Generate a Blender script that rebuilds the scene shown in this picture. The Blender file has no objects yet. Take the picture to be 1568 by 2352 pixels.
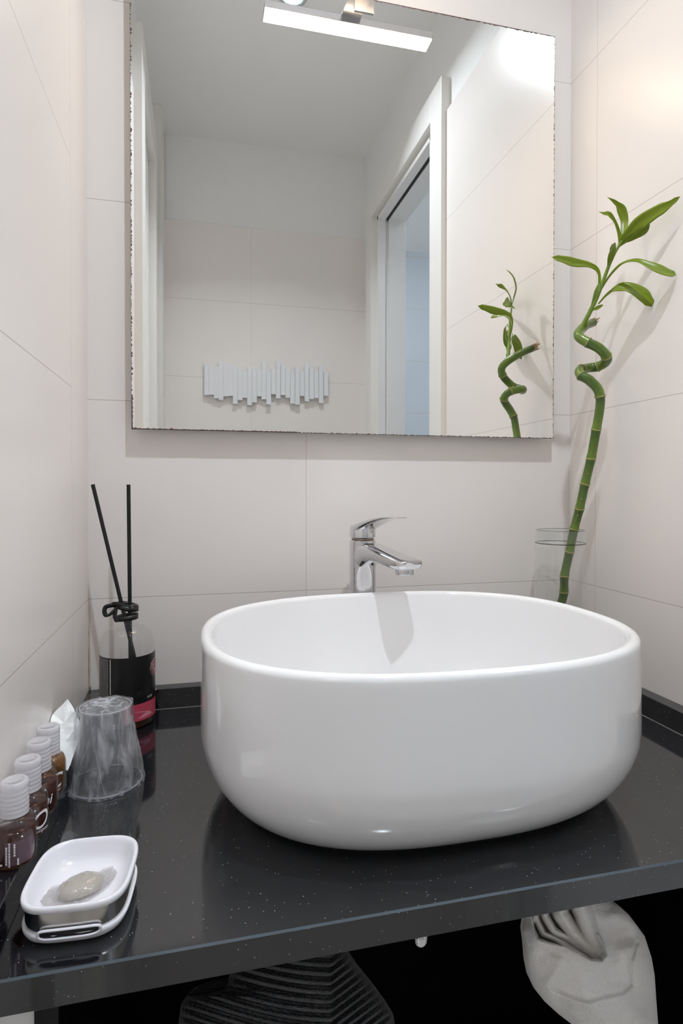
import bpy, bmesh, math, random
from mathutils import Vector, Matrix, noise

random.seed(7)
SC = bpy.context.scene
COL = SC.collection
PI = math.pi

# ------------------------------------------------------------------ camera
# origin: left corner of the mirror wall at the height of the lowest tile joint (1.018 m above the floor)
CX, CY, CZ = 0.16404, -0.94572, 0.16634
YAW, PITCH, FPX, SHY = 0.23596, -0.01126, 1348.08, -38.73
FWD = Vector((math.sin(YAW)*math.cos(PITCH), math.cos(YAW)*math.cos(PITCH), math.sin(PITCH)))
RGT = Vector((math.cos(YAW), -math.sin(YAW), 0))
UPV = RGT.cross(FWD)
cam_data = bpy.data.cameras.new('camera')
cam = bpy.data.objects.new('camera', cam_data)
COL.objects.link(cam)
cam_data.sensor_fit = 'HORIZONTAL'
cam_data.sensor_width = 36.0
cam_data.lens = FPX/1568*36.0
cam_data.shift_y = SHY/1568
cam_data.clip_start = 0.01
cam.matrix_world = Matrix(((RGT.x, UPV.x, -FWD.x, CX), (RGT.y, UPV.y, -FWD.y, CY), (RGT.z, UPV.z, -FWD.z, CZ), (0, 0, 0, 1)))
SC.camera = cam

def at(px, py, Y=None, Z=None, X=None):
    """point in the room seen at a pixel of the 1568x2352 frame, at depth Y (or height Z, or X)"""
    d = FWD + RGT*((px-784)/FPX) + UPV*((1176+SHY-py)/FPX)
    if Y is not None: t = (Y-CY)/d.y
    elif Z is not None: t = (Z-CZ)/d.z
    else: t = (X-CX)/d.x
    return Vector((CX, CY, CZ)) + d*t

# ------------------------------------------------------------------ world, exposure, light settings
w = bpy.data.worlds.new('world'); SC.world = w
w.use_nodes = True
w.node_tree.nodes['Background'].inputs[0].default_value = (0.75, 0.85, 1.0, 1)
w.node_tree.nodes['Background'].inputs[1].default_value = 0.05
SC.view_settings.view_transform = 'Standard'
SC.view_settings.look = 'None'
SC.view_settings.gamma = 1
SC.view_settings.use_curve_mapping = False
SC.view_settings.exposure = 0.28
cy = SC.cycles
cy.use_denoising = True
cy.max_bounces = 14
cy.diffuse_bounces = 8
cy.glossy_bounces = 8
cy.transmission_bounces = 12
cy.transparent_max_bounces = 24
cy.caustics_reflective = True
cy.caustics_refractive = False
cy.sample_clamp_indirect = 12
cy.blur_glossy = 0.3

LED_STRENGTH = 25.0
LED_COLOR = (1.0, 0.77, 0.54)
SPOT_POWER = 5.0
SPOT_SPREAD = 126.0
SPOT_TILT = 8.0
SPOT_LENS = 1.3
SPOT_COLOR = (0.84, 0.92, 1.0)
HALL_FILL_STRENGTH = 20.0
CORRIDOR_FILL_STRENGTH = 85.0

# ------------------------------------------------------------------ materials
def mat(name, color=(0.8, 0.8, 0.8), rough=0.5, metal=0.0, spec=0.5, coat=0.0, **kw):
    m = bpy.data.materials.new(name); m.use_nodes = True
    b = m.node_tree.nodes['Principled BSDF']
    b.inputs['Base Color'].default_value = (*color, 1)
    b.inputs['Roughness'].default_value = rough
    b.inputs['Metallic'].default_value = metal
    b.inputs['Specular IOR Level'].default_value = spec
    b.inputs['Coat Weight'].default_value = coat
    for k, v in kw.items(): b.inputs[k.replace('_', ' ')].default_value = v
    return m

def nd(m, t, **kw):
    n = m.node_tree.nodes.new(t)
    for k, v in kw.items(): setattr(n, k, v)
    return n
def ln(m, a, b): m.node_tree.links.new(a, b)

def emis(name, color, s):
    m = bpy.data.materials.new(name); m.use_nodes = True
    nt = m.node_tree; nt.nodes.clear()
    e = nd(m, 'ShaderNodeEmission'); o = nd(m, 'ShaderNodeOutputMaterial')
    e.inputs[0].default_value = (*color, 1); e.inputs[1].default_value = s
    ln(m, e.outputs[0], o.inputs[0])
    return m

def clear(name, tint=(1, 1, 1), fres=1.45, gl=1.0, haze=0.0, haze_col=(0.8, 0.8, 0.8), rough=0.02, bump=0.0, bscale=60.0, glint_streak=0.0):
    """thin clear sheet: see-through with a Fresnel reflection and an optional milky part"""
    m = bpy.data.materials.new(name); m.use_nodes = True
    nt = m.node_tree; nt.nodes.clear()
    o = nd(m, 'ShaderNodeOutputMaterial'); t = nd(m, 'ShaderNodeBsdfTransparent'); g = nd(m, 'ShaderNodeBsdfGlossy')
    t.inputs[0].default_value = (*tint, 1)
    g.inputs['Roughness'].default_value = rough
    g.inputs['Color'].default_value = (gl, gl, gl, 1)
    f = nd(m, 'ShaderNodeFresnel')
    ge = nd(m, 'ShaderNodeNewGeometry'); e1 = nd(m, 'ShaderNodeMath', operation='MULTIPLY_ADD')   # same reflection on both faces of the sheet
    e1.inputs[1].default_value = -2.0; e1.inputs[2].default_value = 1.0; ln(m, ge.outputs['Backfacing'], e1.inputs[0])
    e2 = nd(m, 'ShaderNodeMath', operation='POWER'); e2.inputs[0].default_value = fres; ln(m, e1.outputs[0], e2.inputs[1])
    ln(m, e2.outputs[0], f.inputs['IOR'])
    mx = nd(m, 'ShaderNodeMixShader')
    base = t.outputs[0]
    if haze > 0:
        d = nd(m, 'ShaderNodeBsdfDiffuse'); d.inputs[0].default_value = (*haze_col, 1)
        tr = nd(m, 'ShaderNodeBsdfTranslucent'); tr.inputs[0].default_value = (*haze_col, 1)
        h0 = nd(m, 'ShaderNodeMixShader'); h0.inputs[0].default_value = 0.5
        ln(m, d.outputs[0], h0.inputs[1]); ln(m, tr.outputs[0], h0.inputs[2])
        h = nd(m, 'ShaderNodeMixShader'); h.inputs[0].default_value = haze
        ln(m, t.outputs[0], h.inputs[1]); ln(m, h0.outputs[0], h.inputs[2]); base = h.outputs[0]
        if glint_streak > 0:      # white highlights of the crinkles painted in as milky bands
            tc0 = nd(m, 'ShaderNodeTexCoord'); mp = nd(m, 'ShaderNodeMapping'); mp.inputs['Scale'].default_value = (1, 1, 0.22); mp.inputs['Rotation'].default_value = (0.12, 0.1, 0)
            sn = nd(m, 'ShaderNodeTexNoise'); sn.inputs['Scale'].default_value = 95; sn.inputs['Detail'].default_value = 5; sn.inputs['Distortion'].default_value = 0.6
            rp = nd(m, 'ShaderNodeMapRange'); rp.inputs['From Min'].default_value = 0.47; rp.inputs['From Max'].default_value = 0.75
            rp.inputs['To Min'].default_value = haze; rp.inputs['To Max'].default_value = glint_streak
            ln(m, tc0.outputs['Object'], mp.inputs[0]); ln(m, mp.outputs[0], sn.inputs['Vector']); ln(m, sn.outputs[0], rp.inputs['Value']); ln(m, rp.outputs[0], h.inputs[0])
    if bump > 0:
        tc = nd(m, 'ShaderNodeTexCoord'); n = nd(m, 'ShaderNodeTexNoise'); n.inputs['Scale'].default_value = bscale
        n.inputs['Detail'].default_value = 4
        b = nd(m, 'ShaderNodeBump'); b.inputs['Strength'].default_value = bump; b.inputs['Distance'].default_value = 0.004
        ln(m, tc.outputs['Object'], n.inputs['Vector']); ln(m, n.outputs[0], b.inputs['Height'])
        ln(m, b.outputs[0], g.inputs['Normal']); ln(m, b.outputs[0], f.inputs['Normal'])
    ln(m, f.outputs[0], mx.inputs[0]); ln(m, base, mx.inputs[1]); ln(m, g.outputs[0], mx.inputs[2])
    ln(m, mx.outputs[0], o.inputs[0])
    return m

def tile_mat(name, color, axis, joints, hmin=None, rough=0.27, line=(0.58, 0.53, 0.49), width=0.0006, zoff=0.0):
    """large satin wall tiles: horizontal joints every 0.30 m in height, vertical joints at given places along an axis"""
    m = mat(name, color, rough, spec=0.38)
    b = m.node_tree.nodes['Principled BSDF']
    g = nd(m, 'ShaderNodeNewGeometry'); s = nd(m, 'ShaderNodeSeparateXYZ'); ln(m, g.outputs['Position'], s.inputs[0])
    def mth(op, a, bb=None, c=None):
        n = nd(m, 'ShaderNodeMath', operation=op)
        for i, v in enumerate((a, bb, c)):
            if v is None: continue
            if isinstance(v, (int, float)): n.inputs[i].default_value = v
            else: ln(m, v, n.inputs[i])
        return n.outputs[0]
    z = mth('ADD', s.outputs['Z'], 3.0 + 0.15 - zoff)
    f = mth('ABSOLUTE', mth('SUBTRACT', mth('FLOORED_MODULO', z, 0.3), 0.15))
    hz = mth('LESS_THAN', f, width)
    a = s.outputs[axis]
    if hmin is not None: hz = mth('MULTIPLY', hz, mth('MAXIMUM', mth('LESS_THAN', a, hmin), mth('LESS_THAN', s.outputs['Z'], 0.1)))
    tot = hz
    for j in joints:
        tot = mth('MAXIMUM', tot, mth('LESS_THAN', mth('ABSOLUTE', mth('SUBTRACT', a, j)), width*0.7))
    mix = nd(m, 'ShaderNodeMix', data_type='RGBA')
    ln(m, tot, mix.inputs['Factor'])
    # faint cloudy variation of the glaze
    n = nd(m, 'ShaderNodeTexNoise'); n.inputs['Scale'].default_value = 3.0; ln(m, g.outputs['Position'], n.inputs['Vector'])
    v = nd(m, 'ShaderNodeMix', data_type='RGBA'); ln(m, n.outputs[0], v.inputs['Factor'])
    v.inputs[6].default_value = (*[c*0.985 for c in color], 1); v.inputs[7].default_value = (*[min(1, c*1.01) for c in color], 1)
    ln(m, v.outputs[2], mix.inputs[6])
    mix.inputs[7].default_value = (*line, 1)
    ln(m, mix.outputs[2], b.inputs['Base Color'])
    n2 = nd(m, 'ShaderNodeTexNoise'); n2.inputs['Scale'].default_value = 900; n2.inputs['Detail'].default_value = 2
    ln(m, g.outputs['Position'], n2.inputs['Vector'])
    bp = nd(m, 'ShaderNodeBump'); bp.inputs['Strength'].default_value = 0.06; bp.inputs['Distance'].default_value = 0.0005
    ln(m, n2.outputs[0], bp.inputs['Height']); ln(m, bp.outputs[0], b.inputs['Normal'])
    return m

W = 0.8196           # room width
YF = -1.453          # wall behind the camera
ZC = -0.168          # counter top
ZFL = -1.018         # floor
ZCE = 1.53           # ceiling
TILE = (0.845, 0.80, 0.768)
M = {}
M['tile_back'] = tile_mat('tile_mirror_wall', TILE, 'X', [0.332])
M['tile_right'] = tile_mat('tile_right_wall', TILE, 'Y', [-0.0726])
M['tile_left'] = tile_mat('tile_left_wall', TILE, 'Y', [-0.112], hmin=-0.112)
M['tile_far'] = tile_mat('tile_far_wall', TILE, 'X', [0.362])
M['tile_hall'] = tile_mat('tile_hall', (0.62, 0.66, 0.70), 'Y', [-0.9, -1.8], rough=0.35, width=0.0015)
M['paint'] = mat('white_wall_paint', (0.86, 0.86, 0.85), 0.6)
M['ceil'] = mat('ceiling_paint', (0.88, 0.875, 0.86), 0.8)
M['lacquer'] = mat('white_door_lacquer', (0.84, 0.82, 0.79), 0.35)
M['floor'] = tile_mat('floor_tile', (0.75, 0.72, 0.69), 'X', [0.3], rough=0.35)
M['track'] = mat('black_rubber_track', (0.012, 0.013, 0.012), 0.5)
M['ceramic'] = mat('white_glazed_ceramic', (0.86, 0.855, 0.86), 0.06, coat=0.4, Coat_Roughness=0.02)
M['chrome'] = mat('chrome', (0.72, 0.72, 0.74), 0.045, metal=1.0)
M['alu'] = mat('satin_aluminium', (0.62, 0.62, 0.64), 0.25, metal=1.0)
M['steel'] = mat('brushed_steel_band', (0.60, 0.58, 0.55), 0.16, metal=1.0)
M['mirror'] = mat('silvered_mirror_glass', (0.93, 0.935, 0.925), 0.0, metal=1.0)
M['mirror_edge'] = mat('worn_dark_mirror_edge', (0.10, 0.055, 0.05), 0.35)
M['glass_edge'] = mat('ground_glass_edge', (0.30, 0.32, 0.30), 0.2)
M['black'] = mat('black_lacquer', (0.004, 0.004, 0.005), 0.35, spec=0.3)
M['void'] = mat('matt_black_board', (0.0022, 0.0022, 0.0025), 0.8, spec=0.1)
M['plastic'] = mat('white_plastic', (0.80, 0.79, 0.84), 0.22)
M['rack'] = mat('white_satin_plastic', (0.80, 0.81, 0.83), 0.4)
M['rod'] = mat('black_fibre_reed', (0.004, 0.004, 0.004), 0.7)
M['ribbon'] = mat('black_satin_ribbon', (0.012, 0.011, 0.011), 0.4)
M['silicone'] = mat('aged_silicone', (0.62, 0.52, 0.40), 0.5)
M['led'] = emis('led_diffuser', LED_COLOR, LED_STRENGTH)
M['spot'] = emis('spot_lens', (0.6, 0.88, 0.92), SPOT_LENS)
M['hall_fill'] = emis('hall_fill', (0.80, 0.90, 1.0), HALL_FILL_STRENGTH)
M['corridor_fill'] = emis('corridor_fill', (0.95, 0.97, 1.0), CORRIDOR_FILL_STRENGTH)
M['glass'] = clear('clear_glass', (0.982, 0.986, 0.986), 1.5)
M['glass_ring'] = clear('clear_glass_rim', (0.965, 0.975, 0.975), 1.6)
M['glass_refraction'] = clear('glass_rim_refraction_line', (0.42, 0.45, 0.45), 1.5)
M['pet'] = clear('clear_plastic', (0.965, 0.965, 0.965), 1.5)
M['cup'] = clear('clear_cup_plastic', (0.95, 0.96, 0.97), 1.5, haze=0.13, haze_col=(0.93, 0.95, 1.0))
M['film'] = clear('crinkled_clear_film', (0.95, 0.96, 0.97), 1.5, haze=0.10, glint_streak=0.85, haze_col=(0.95, 0.96, 1.0), rough=0.10, bump=1.0, bscale=70)
M['sachet'] = clear('clear_sachet_film', (0.85, 0.84, 0.83), 1.5, haze=0.38, haze_col=(0.62, 0.59, 0.57), rough=0.12, bump=1.0, bscale=50)
M['amber'] = clear('amber_liquid', (0.34, 0.17, 0.055), 1.35, haze=0.25, haze_col=(0.42, 0.17, 0.04))
M['amber_dark'] = clear('dark_red_brown_gel', (0.28, 0.11, 0.075), 1.4, haze=0.45, haze_col=(0.16, 0.035, 0.02), rough=0.05)
M['amber_gold'] = clear('golden_brown_gel', (0.55, 0.33, 0.13), 1.4, haze=0.4, haze_col=(0.40, 0.24, 0.11), rough=0.05)
M['amber_base_glow'] = clear('orange_refraction_gel', (0.6, 0.3, 0.1), 1.4, haze=0.6, haze_col=(0.42, 0.15, 0.03), rough=0.05)
M['cap'] = clear('frosted_cap_plastic', (0.92, 0.92, 0.94), 1.45, haze=0.72, haze_col=(0.93, 0.92, 0.95), rough=0.2)
M['label'] = mat('black_paper_label', (0.010, 0.009, 0.009), 0.32)
M['pink'] = mat('pink_label_print', (0.60, 0.075, 0.13), 0.35)
M['pink_lt'] = mat('pale_pink_print', (0.78, 0.30, 0.38), 0.35)
M['rose_ink'] = mat('rose_gold_print', (0.62, 0.33, 0.36), 0.35)
M['ink_grey'] = mat('grey_small_print', (0.42, 0.39, 0.39), 0.5)
M['ink_dark'] = mat('dark_grey_print', (0.05, 0.05, 0.05), 0.25)
M['ink_white'] = mat('white_print', (0.85, 0.83, 0.83), 0.4)
M['red'] = mat('red_print', (0.5, 0.02, 0.02), 0.4)
M['back_label'] = clear('translucent_back_label', (0.75, 0.62, 0.68), 1.3, haze=0.45, haze_col=(0.40, 0.28, 0.34))
M['paper'] = mat('white_waxed_paper', (0.85, 0.86, 0.86), 0.45)
M['soap'] = mat('cream_soap', (0.74, 0.70, 0.62), 0.4)
M['dark_slot'] = mat('dark_slot', (0.006, 0.005, 0.012), 0.4)

# stalk: dark to light green along each segment, pale flecks
def stalk_mat():
    m = mat('green_bamboo_stalk', (0.10, 0.22, 0.02), 0.28, coat=0.25)
    b = m.node_tree.nodes['Principled BSDF']
    at_ = nd(m, 'ShaderNodeAttribute', attribute_name='seg')
    n = nd(m, 'ShaderNodeTexNoise'); n.inputs['Scale'].default_value = 60; n.inputs['Detail'].default_value = 3
    tc = nd(m, 'ShaderNodeTexCoord'); mp = nd(m, 'ShaderNodeMapping'); mp.inputs['Scale'].default_value = (1, 1, 0.15)
    ln(m, tc.outputs['Object'], mp.inputs[0]); ln(m, mp.outputs[0], n.inputs['Vector'])
    r = nd(m, 'ShaderNodeValToRGB')
    r.color_ramp.elements[0].color = (0.035, 0.075, 0.010, 1); r.color_ramp.elements[1].color = (0.16, 0.24, 0.025, 1)
    e = r.color_ramp.elements.new(0.45); e.color = (0.080, 0.145, 0.014, 1)
    ad = nd(m, 'ShaderNodeMath', operation='MULTIPLY_ADD'); ad.inputs[1].default_value = 0.45
    sub = nd(m, 'ShaderNodeMath', operation='SUBTRACT'); sub.inputs[1].default_value = 0.22
    ln(m, n.outputs[0], ad.inputs[0]); ln(m, at_.outputs['Fac'], ad.inputs[2]); ln(m, ad.outputs[0], sub.inputs[0])
    ln(m, sub.outputs[0], r.inputs[0]); ln(m, r.outputs[0], b.inputs['Base Color'])
    return m
M['stalk'] = stalk_mat()
M['ring'] = mat('dry_node_ring', (0.45, 0.34, 0.14), 0.7)
M['dry'] = mat('dry_brown_husk', (0.42, 0.28, 0.15), 0.8)
def leaf_mat(name, c1, c2):
    m = mat(name, c1, 0.33, Subsurface_Weight=0.0)
    b = m.node_tree.nodes['Principled BSDF']
    tc = nd(m, 'ShaderNodeTexCoord'); uv = nd(m, 'ShaderNodeSeparateXYZ'); ln(m, tc.outputs['UV'], uv.inputs[0])
    wv = nd(m, 'ShaderNodeMath', operation='MULTIPLY'); wv.inputs[1].default_value = 60; ln(m, uv.outputs['X'], wv.inputs[0])
    sn = nd(m, 'ShaderNodeMath', operation='SINE'); ln(m, wv.outputs[0], sn.inputs[0])
    n = nd(m, 'ShaderNodeTexNoise'); n.inputs['Scale'].default_value = 4; ln(m, tc.outputs['UV'], n.inputs['Vector'])
    ad = nd(m, 'ShaderNodeMath', operation='MULTIPLY_ADD'); ad.inputs[1].default_value = 0.18
    ln(m, sn.outputs[0], ad.inputs[0]); ln(m, n.outputs[0], ad.inputs[2])
    mx = nd(m, 'ShaderNodeMix', data_type='RGBA'); mx.inputs[6].default_value = (*c1, 1); mx.inputs[7].default_value = (*c2, 1)
    ln(m, ad.outputs[0], mx.inputs['Factor']); ln(m, mx.outputs[2], b.inputs['Base Color'])
    tr = nd(m, 'ShaderNodeBsdfTranslucent'); ln(m, mx.outputs[2], tr.inputs[0])
    ms = nd(m, 'ShaderNodeMixShader'); ms.inputs[0].default_value = 0.3
    o = m.node_tree.nodes['Material Output']
    ln(m, b.outputs[0], ms.inputs[1]); ln(m, tr.outputs[0], ms.inputs[2]); ln(m, ms.outputs[0], o.inputs[0])
    return m
M['leaf'] = leaf_mat('green_leaf', (0.14, 0.22, 0.004), (0.29, 0.38, 0.012))
M['shoot'] = leaf_mat('pale_green_shoot', (0.16, 0.28, 0.03), (0.30, 0.42, 0.08))

def granite():
    m = mat('black_sparkle_quartz', (0.012, 0.013, 0.017), 0.07, IOR=1.95)
    b = m.node_tree.nodes['Principled BSDF']
    g = nd(m, 'ShaderNodeNewGeometry')
    v = nd(m, 'ShaderNodeTexVoronoi'); v.inputs['Scale'].default_value = 420; ln(m, g.outputs['Position'], v.inputs['Vector'])
    wn = nd(m, 'ShaderNodeTexWhiteNoise'); ln(m, v.outputs['Position'], wn.inputs['Vector'])
    a = nd(m, 'ShaderNodeMath', operation='LESS_THAN'); a.inputs[1].default_value = 0.17; ln(m, v.outputs['Distance'], a.inputs[0])
    c = nd(m, 'ShaderNodeMath', operation='GREATER_THAN'); c.inputs[1].default_value = 0.93; ln(m, wn.outputs['Value'], c.inputs[0])
    k = nd(m, 'ShaderNodeMath', operation='MULTIPLY'); ln(m, a.outputs[0], k.inputs[0]); ln(m, c.outputs[0], k.inputs[1])
    n = nd(m, 'ShaderNodeTexNoise'); n.inputs['Scale'].default_value = 1300; n.inputs['Detail'].default_value = 2; ln(m, g.outputs['Position'], n.inputs['Vector'])
    r = nd(m, 'ShaderNodeValToRGB'); r.color_ramp.elements[0].position = 0.45; r.color_ramp.elements[0].color = (0.005, 0.006, 0.008, 1)
    r.color_ramp.elements[1].position = 0.75; r.color_ramp.elements[1].color = (0.022, 0.023, 0.028, 1)
    ln(m, n.outputs[0], r.inputs[0])
    mx = nd(m, 'ShaderNodeMix', data_type='RGBA'); ln(m, k.outputs[0], mx.inputs['Factor']); ln(m, r.outputs[0], mx.inputs[6]); mx.inputs[7].default_value = (0.38, 0.40, 0.42, 1)
    ln(m, mx.outputs[2], b.inputs['Base Color'])
    return m
M['granite'] = granite()
def cloth(name, c1, c2, scale, bump):
    m = mat(name, c1, 0.95, spec=0.1, Sheen_Weight=0.3)
    b = m.node_tree.nodes['Principled BSDF']
    tc = nd(m, 'ShaderNodeTexCoord'); n = nd(m, 'ShaderNodeTexNoise'); n.inputs['Scale'].default_value = scale; n.inputs['Detail'].default_value = 5
    ln(m, tc.outputs['Object'], n.inputs['Vector'])
    mx = nd(m, 'ShaderNodeMix', data_type='RGBA'); mx.inputs[6].default_value = (*c1, 1); mx.inputs[7].default_value = (*c2, 1)
    ln(m, n.outputs[0], mx.inputs['Factor']); ln(m, mx.outputs[2], b.inputs['Base Color'])
    bp = nd(m, 'ShaderNodeBump'); bp.inputs['Strength'].default_value = bump; bp.inputs['Distance'].default_value = 0.002
    ln(m, n.outputs[0], bp.inputs['Height']); ln(m, bp.outputs[0], b.inputs['Normal'])
    return m
M['towel'] = cloth('cream_fleece', (0.80, 0.77, 0.74), (0.93, 0.91, 0.88), 420, 0.7)
M['knit'] = cloth('black_knit', (0.0025, 0.0035, 0.005), (0.006, 0.008, 0.011), 500, 0.8)

# ------------------------------------------------------------------ mesh helpers
def link(name, bm, m, parent=None, smooth=False, loc=None):
    me = bpy.data.meshes.new(name)
    bmesh.ops.recalc_face_normals(bm, faces=bm.faces)
    bm.to_mesh(me); bm.free()
    if smooth:
        for p in me.polygons: p.use_smooth = True
    for mm in (m if isinstance(m, (list, tuple)) else [m]): me.materials.append(mm)
    o = bpy.data.objects.new(name, me)
    COL.objects.link(o)
    if parent: o.parent = parent
    if loc: o.location = loc
    return o

def autosmooth(o, deg=35):
    me = o.data
    for p in me.polygons: p.use_smooth = True
    bm = bmesh.new(); bm.from_mesh(me)
    for e in bm.edges:
        if len(e.link_faces) == 2 and e.calc_face_angle(0) > math.radians(deg): e.smooth = False
    bm.to_mesh(me); bm.free()
    return o

def box(bm, x0, x1, y0, y1, z0, z1, mi=0):
    vs = [bm.verts.new((x, y, z)) for z in (z0, z1) for y in (y0, y1) for x in (x0, x1)]
    for f in ((0, 2, 3, 1), (4, 5, 7, 6), (0, 1, 5, 4), (2, 6, 7, 3), (0, 4, 6, 2), (1, 3, 7, 5)):
        bm.faces.new([vs[i] for i in f]).material_index = mi
    return vs

def boxo(name, m, x0, x1, y0, y1, z0, z1, parent=None, bevel=0, seg=2):
    bm = bmesh.new(); box(bm, x0, x1, y0, y1, z0, z1)
    o = link(name, bm, m, parent)
    if bevel:
        b = o.modifiers.new('bevel', 'BEVEL'); b.width = bevel; b.segments = seg; b.limit_method = 'ANGLE'
    return o

def loft(bm, rings, closed=True, cap0=False, cap1=False, mi=0):
    vr = [[bm.verts.new(p) for p in r] for r in rings]
    for a, b in zip(vr[:-1], vr[1:]):
        n = len(a)
        for i in range(n if closed else n-1):
            j = (i+1) % n
            bm.faces.new((a[i], a[j], b[j], b[i])).material_index = mi
    if cap0: bm.faces.new(vr[0][::-1]).material_index = mi
    if cap1: bm.faces.new(vr[-1]).material_index = mi
    return vr

def lathe(bm, prof, n=64, cx=0, cy=0, cz=0, cap0=True, cap1=True, mi=0):
    rings = [[(cx+r*math.cos(2*PI*i/n), cy+r*math.sin(2*PI*i/n), cz+z) for i in range(n)] for r, z in prof]
    return loft(bm, rings, True, cap0, cap1, mi)

def frames(pts):
    pts = [Vector(p) for p in pts]
    T = []
    for i in range(len(pts)):
        a = pts[max(0, i-1)]; b = pts[min(len(pts)-1, i+1)]
        T.append((b-a).normalized())
    up = Vector((0, 0, 1)) if abs(T[0].z) < 0.9 else Vector((1, 0, 0))
    N = [(up - T[0]*up.dot(T[0])).normalized()]
    for i in range(1, len(pts)):
        v = N[-1] - T[i]*N[-1].dot(T[i]); N.append(v.normalized())
    return pts, T, N

def tube(bm, pts, rad, n=12, cap=True, mi=0):
    pts, T, N = frames(pts)
    rr = rad if isinstance(rad, (list, tuple)) else [rad]*len(pts)
    rings = []
    for p, t, nn, r in zip(pts, T, N, rr):
        b = t.cross(nn)
        rings.append([p + nn*(r*math.cos(2*PI*i/n)) + b*(r*math.sin(2*PI*i/n)) for i in range(n)])
    return loft(bm, rings, True, cap, cap, mi)

def catmull(pts, k=10):
    pts = [Vector(p) for p in pts]; out = []
    for i in range(len(pts)-1):
        p0 = pts[max(0, i-1)]; p1 = pts[i]; p2 = pts[i+1]; p3 = pts[min(len(pts)-1, i+2)]
        for j in range(k):
            t = j/k
            out.append(0.5*((2*p1)+(p2-p0)*t+(2*p0-5*p1+4*p2-p3)*t*t+(3*p1-p0-3*p2+p3)*t**3))
    out.append(pts[-1]); return out

def thing(name, label, cat, loc=(0, 0, 0), rz=0.0, group=None):
    o = bpy.data.objects.new(name, None); COL.objects.link(o)
    o.empty_display_size = 0.02
    o.location = loc; o.rotation_euler = (0, 0, rz)
    o['label'] = label; o['category'] = cat
    if group: o['group'] = group
    return o
def tag(o, label, cat, group=None):
    o['label'] = label; o['category'] = cat
    if group: o['group'] = group
    return o
def struct(o): o['kind'] = 'structure'; return o

def text_bm(s, size, bm=None, shear=0.0, bold=0.0):
    """letters as flat faces in the XY plane"""
    cu = bpy.data.curves.new('lettering', 'FONT'); cu.body = s; cu.size = size; cu.shear = shear; cu.offset = bold
    cu.resolution_u = 4
    ob = bpy.data.objects.new('lettering', cu); COL.objects.link(ob)
    dg = bpy.context.evaluated_depsgraph_get()
    me = ob.evaluated_get(dg).to_mesh()
    bm = bm or bmesh.new(); bm.from_mesh(me)
    ob.evaluated_get(dg).to_mesh_clear()
    bpy.data.objects.remove(ob); bpy.data.curves.remove(cu)
    return bm
def wrap(bm, r, a0, z0, rot90=False, cx=0, cy=0):
    """bend flat lettering around an upright cylinder; a0 = angle where x=0"""
    bmesh.ops.subdivide_edges(bm, edges=[e for e in bm.edges if e.calc_length() > r*0.12], cuts=2)
    for v in bm.verts:
        x, y = v.co.x, v.co.y
        if rot90: x, y = y, -x
        a = a0 + x/r
        v.co = Vector((cx+r*math.cos(a), cy+r*math.sin(a), z0+y))
    return bm

# ------------------------------------------------------------------ room shell
T = 0.10
def wall_with_opening(name, m_tile, m_paint, xin, sgn, yn, yfar, ztop_open):
    """side wall: tiled to z=1.197, painted above, with a door opening from yn to yfar (yn nearer the mirror)"""
    bm = bmesh.new()
    x1 = xin + sgn*0.012
    xs = sorted((xin, x1)); xo = sorted((x1, xin+sgn*T))
    # tile skin (12 mm)
    box(bm, *xs, yn+0.075, 0.0, ZFL, 1.197, 0)
    # core wall with opening
    box(bm, *xo, yn, 0.1, ZFL, ZCE, 1)
    box(bm, *xo, yfar, yn, ztop_open, ZCE, 1)
    box(bm, *xo, YF-0.1, yfar, ZFL, ZCE, 1)
    return struct(link(name, bm, [m_tile, m_paint]))

YN_R, YF_R, ZH = -0.712, -1.250, 1.199
wall_with_opening('wall_right', M['tile_right'], M['paint'], W, 1, YN_R, YF_R, ZH)
YN_L, YF_L = -0.82, -1.16
wall_with_opening('wall_left', M['tile_left'], M['paint'], 0.0, -1, YN_L, YF_L, ZH+0.05)
bm = bmesh.new(); box(bm, -0.05, W+0.05, 0.0, 0.1, ZFL, ZCE)
struct(link('wall_back', bm, M['tile_back']))
bm = bmesh.new()
box(bm, -0.1, W+0.1, YF-0.10, YF-0.010, ZFL, ZCE, 1)
box(bm, -0.012, W+0.012, YF-0.010, YF, ZFL, 1.197, 0)
struct(link('wall_front', bm, [M['tile_far'], M['paint']]))
bm = bmesh.new(); box(bm, -0.012, 0.034, YF, YF+0.16, ZFL, ZCE)
struct(link('trim_1', bm, M['lacquer']))
boxo('floor', M['floor'], -1.0, 2.2, -2.6, 0.1, ZFL-0.05, ZFL)['kind'] = 'structure'
boxo('ceiling', M['ceil'], -1.0, 2.2, -2.6, 0.1, ZCE, ZCE+0.05)['kind'] = 'structure'
# neighbouring rooms seen through the openings
bm = bmesh.new()
box(bm, W+0.85, W+0.90, -2.4, 0.1, ZFL, ZCE); box(bm, W+T, W+0.85, -2.4, -2.3, ZFL, ZCE); box(bm, W+T, W+0.85, -0.05, 0.05, ZFL, ZCE)
struct(link('wall_hall', bm, M['tile_hall']))
bm = bmesh.new()
box(bm, -0.75, -0.70, -2.4, 0.1, ZFL, ZCE); box(bm, -0.70, -0.1, -2.4, -2.3, ZFL, ZCE); box(bm, -0.70, -0.1, -0.05, 0.05, ZFL, ZCE)
struct(link('wall_corridor', bm, M['paint']))
boxo('trim_3', M['paint'], 0.0005, 0.0470, -0.487, -0.477, ZFL, ZC-0.0265)['kind'] = 'structure'
# aged silicone bead in the left corner above the counter
bm = bmesh.new()
pts = [(0.0012+random.uniform(0, .0006), -0.0012, -0.135+i*0.006) for i in range(22)]
tube(bm, pts, [random.uniform(0.0008, 0.0022)*(1-i/26) for i in range(22)], 6)
struct(link('trim_2', bm, M['silicone'], smooth=True))

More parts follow.
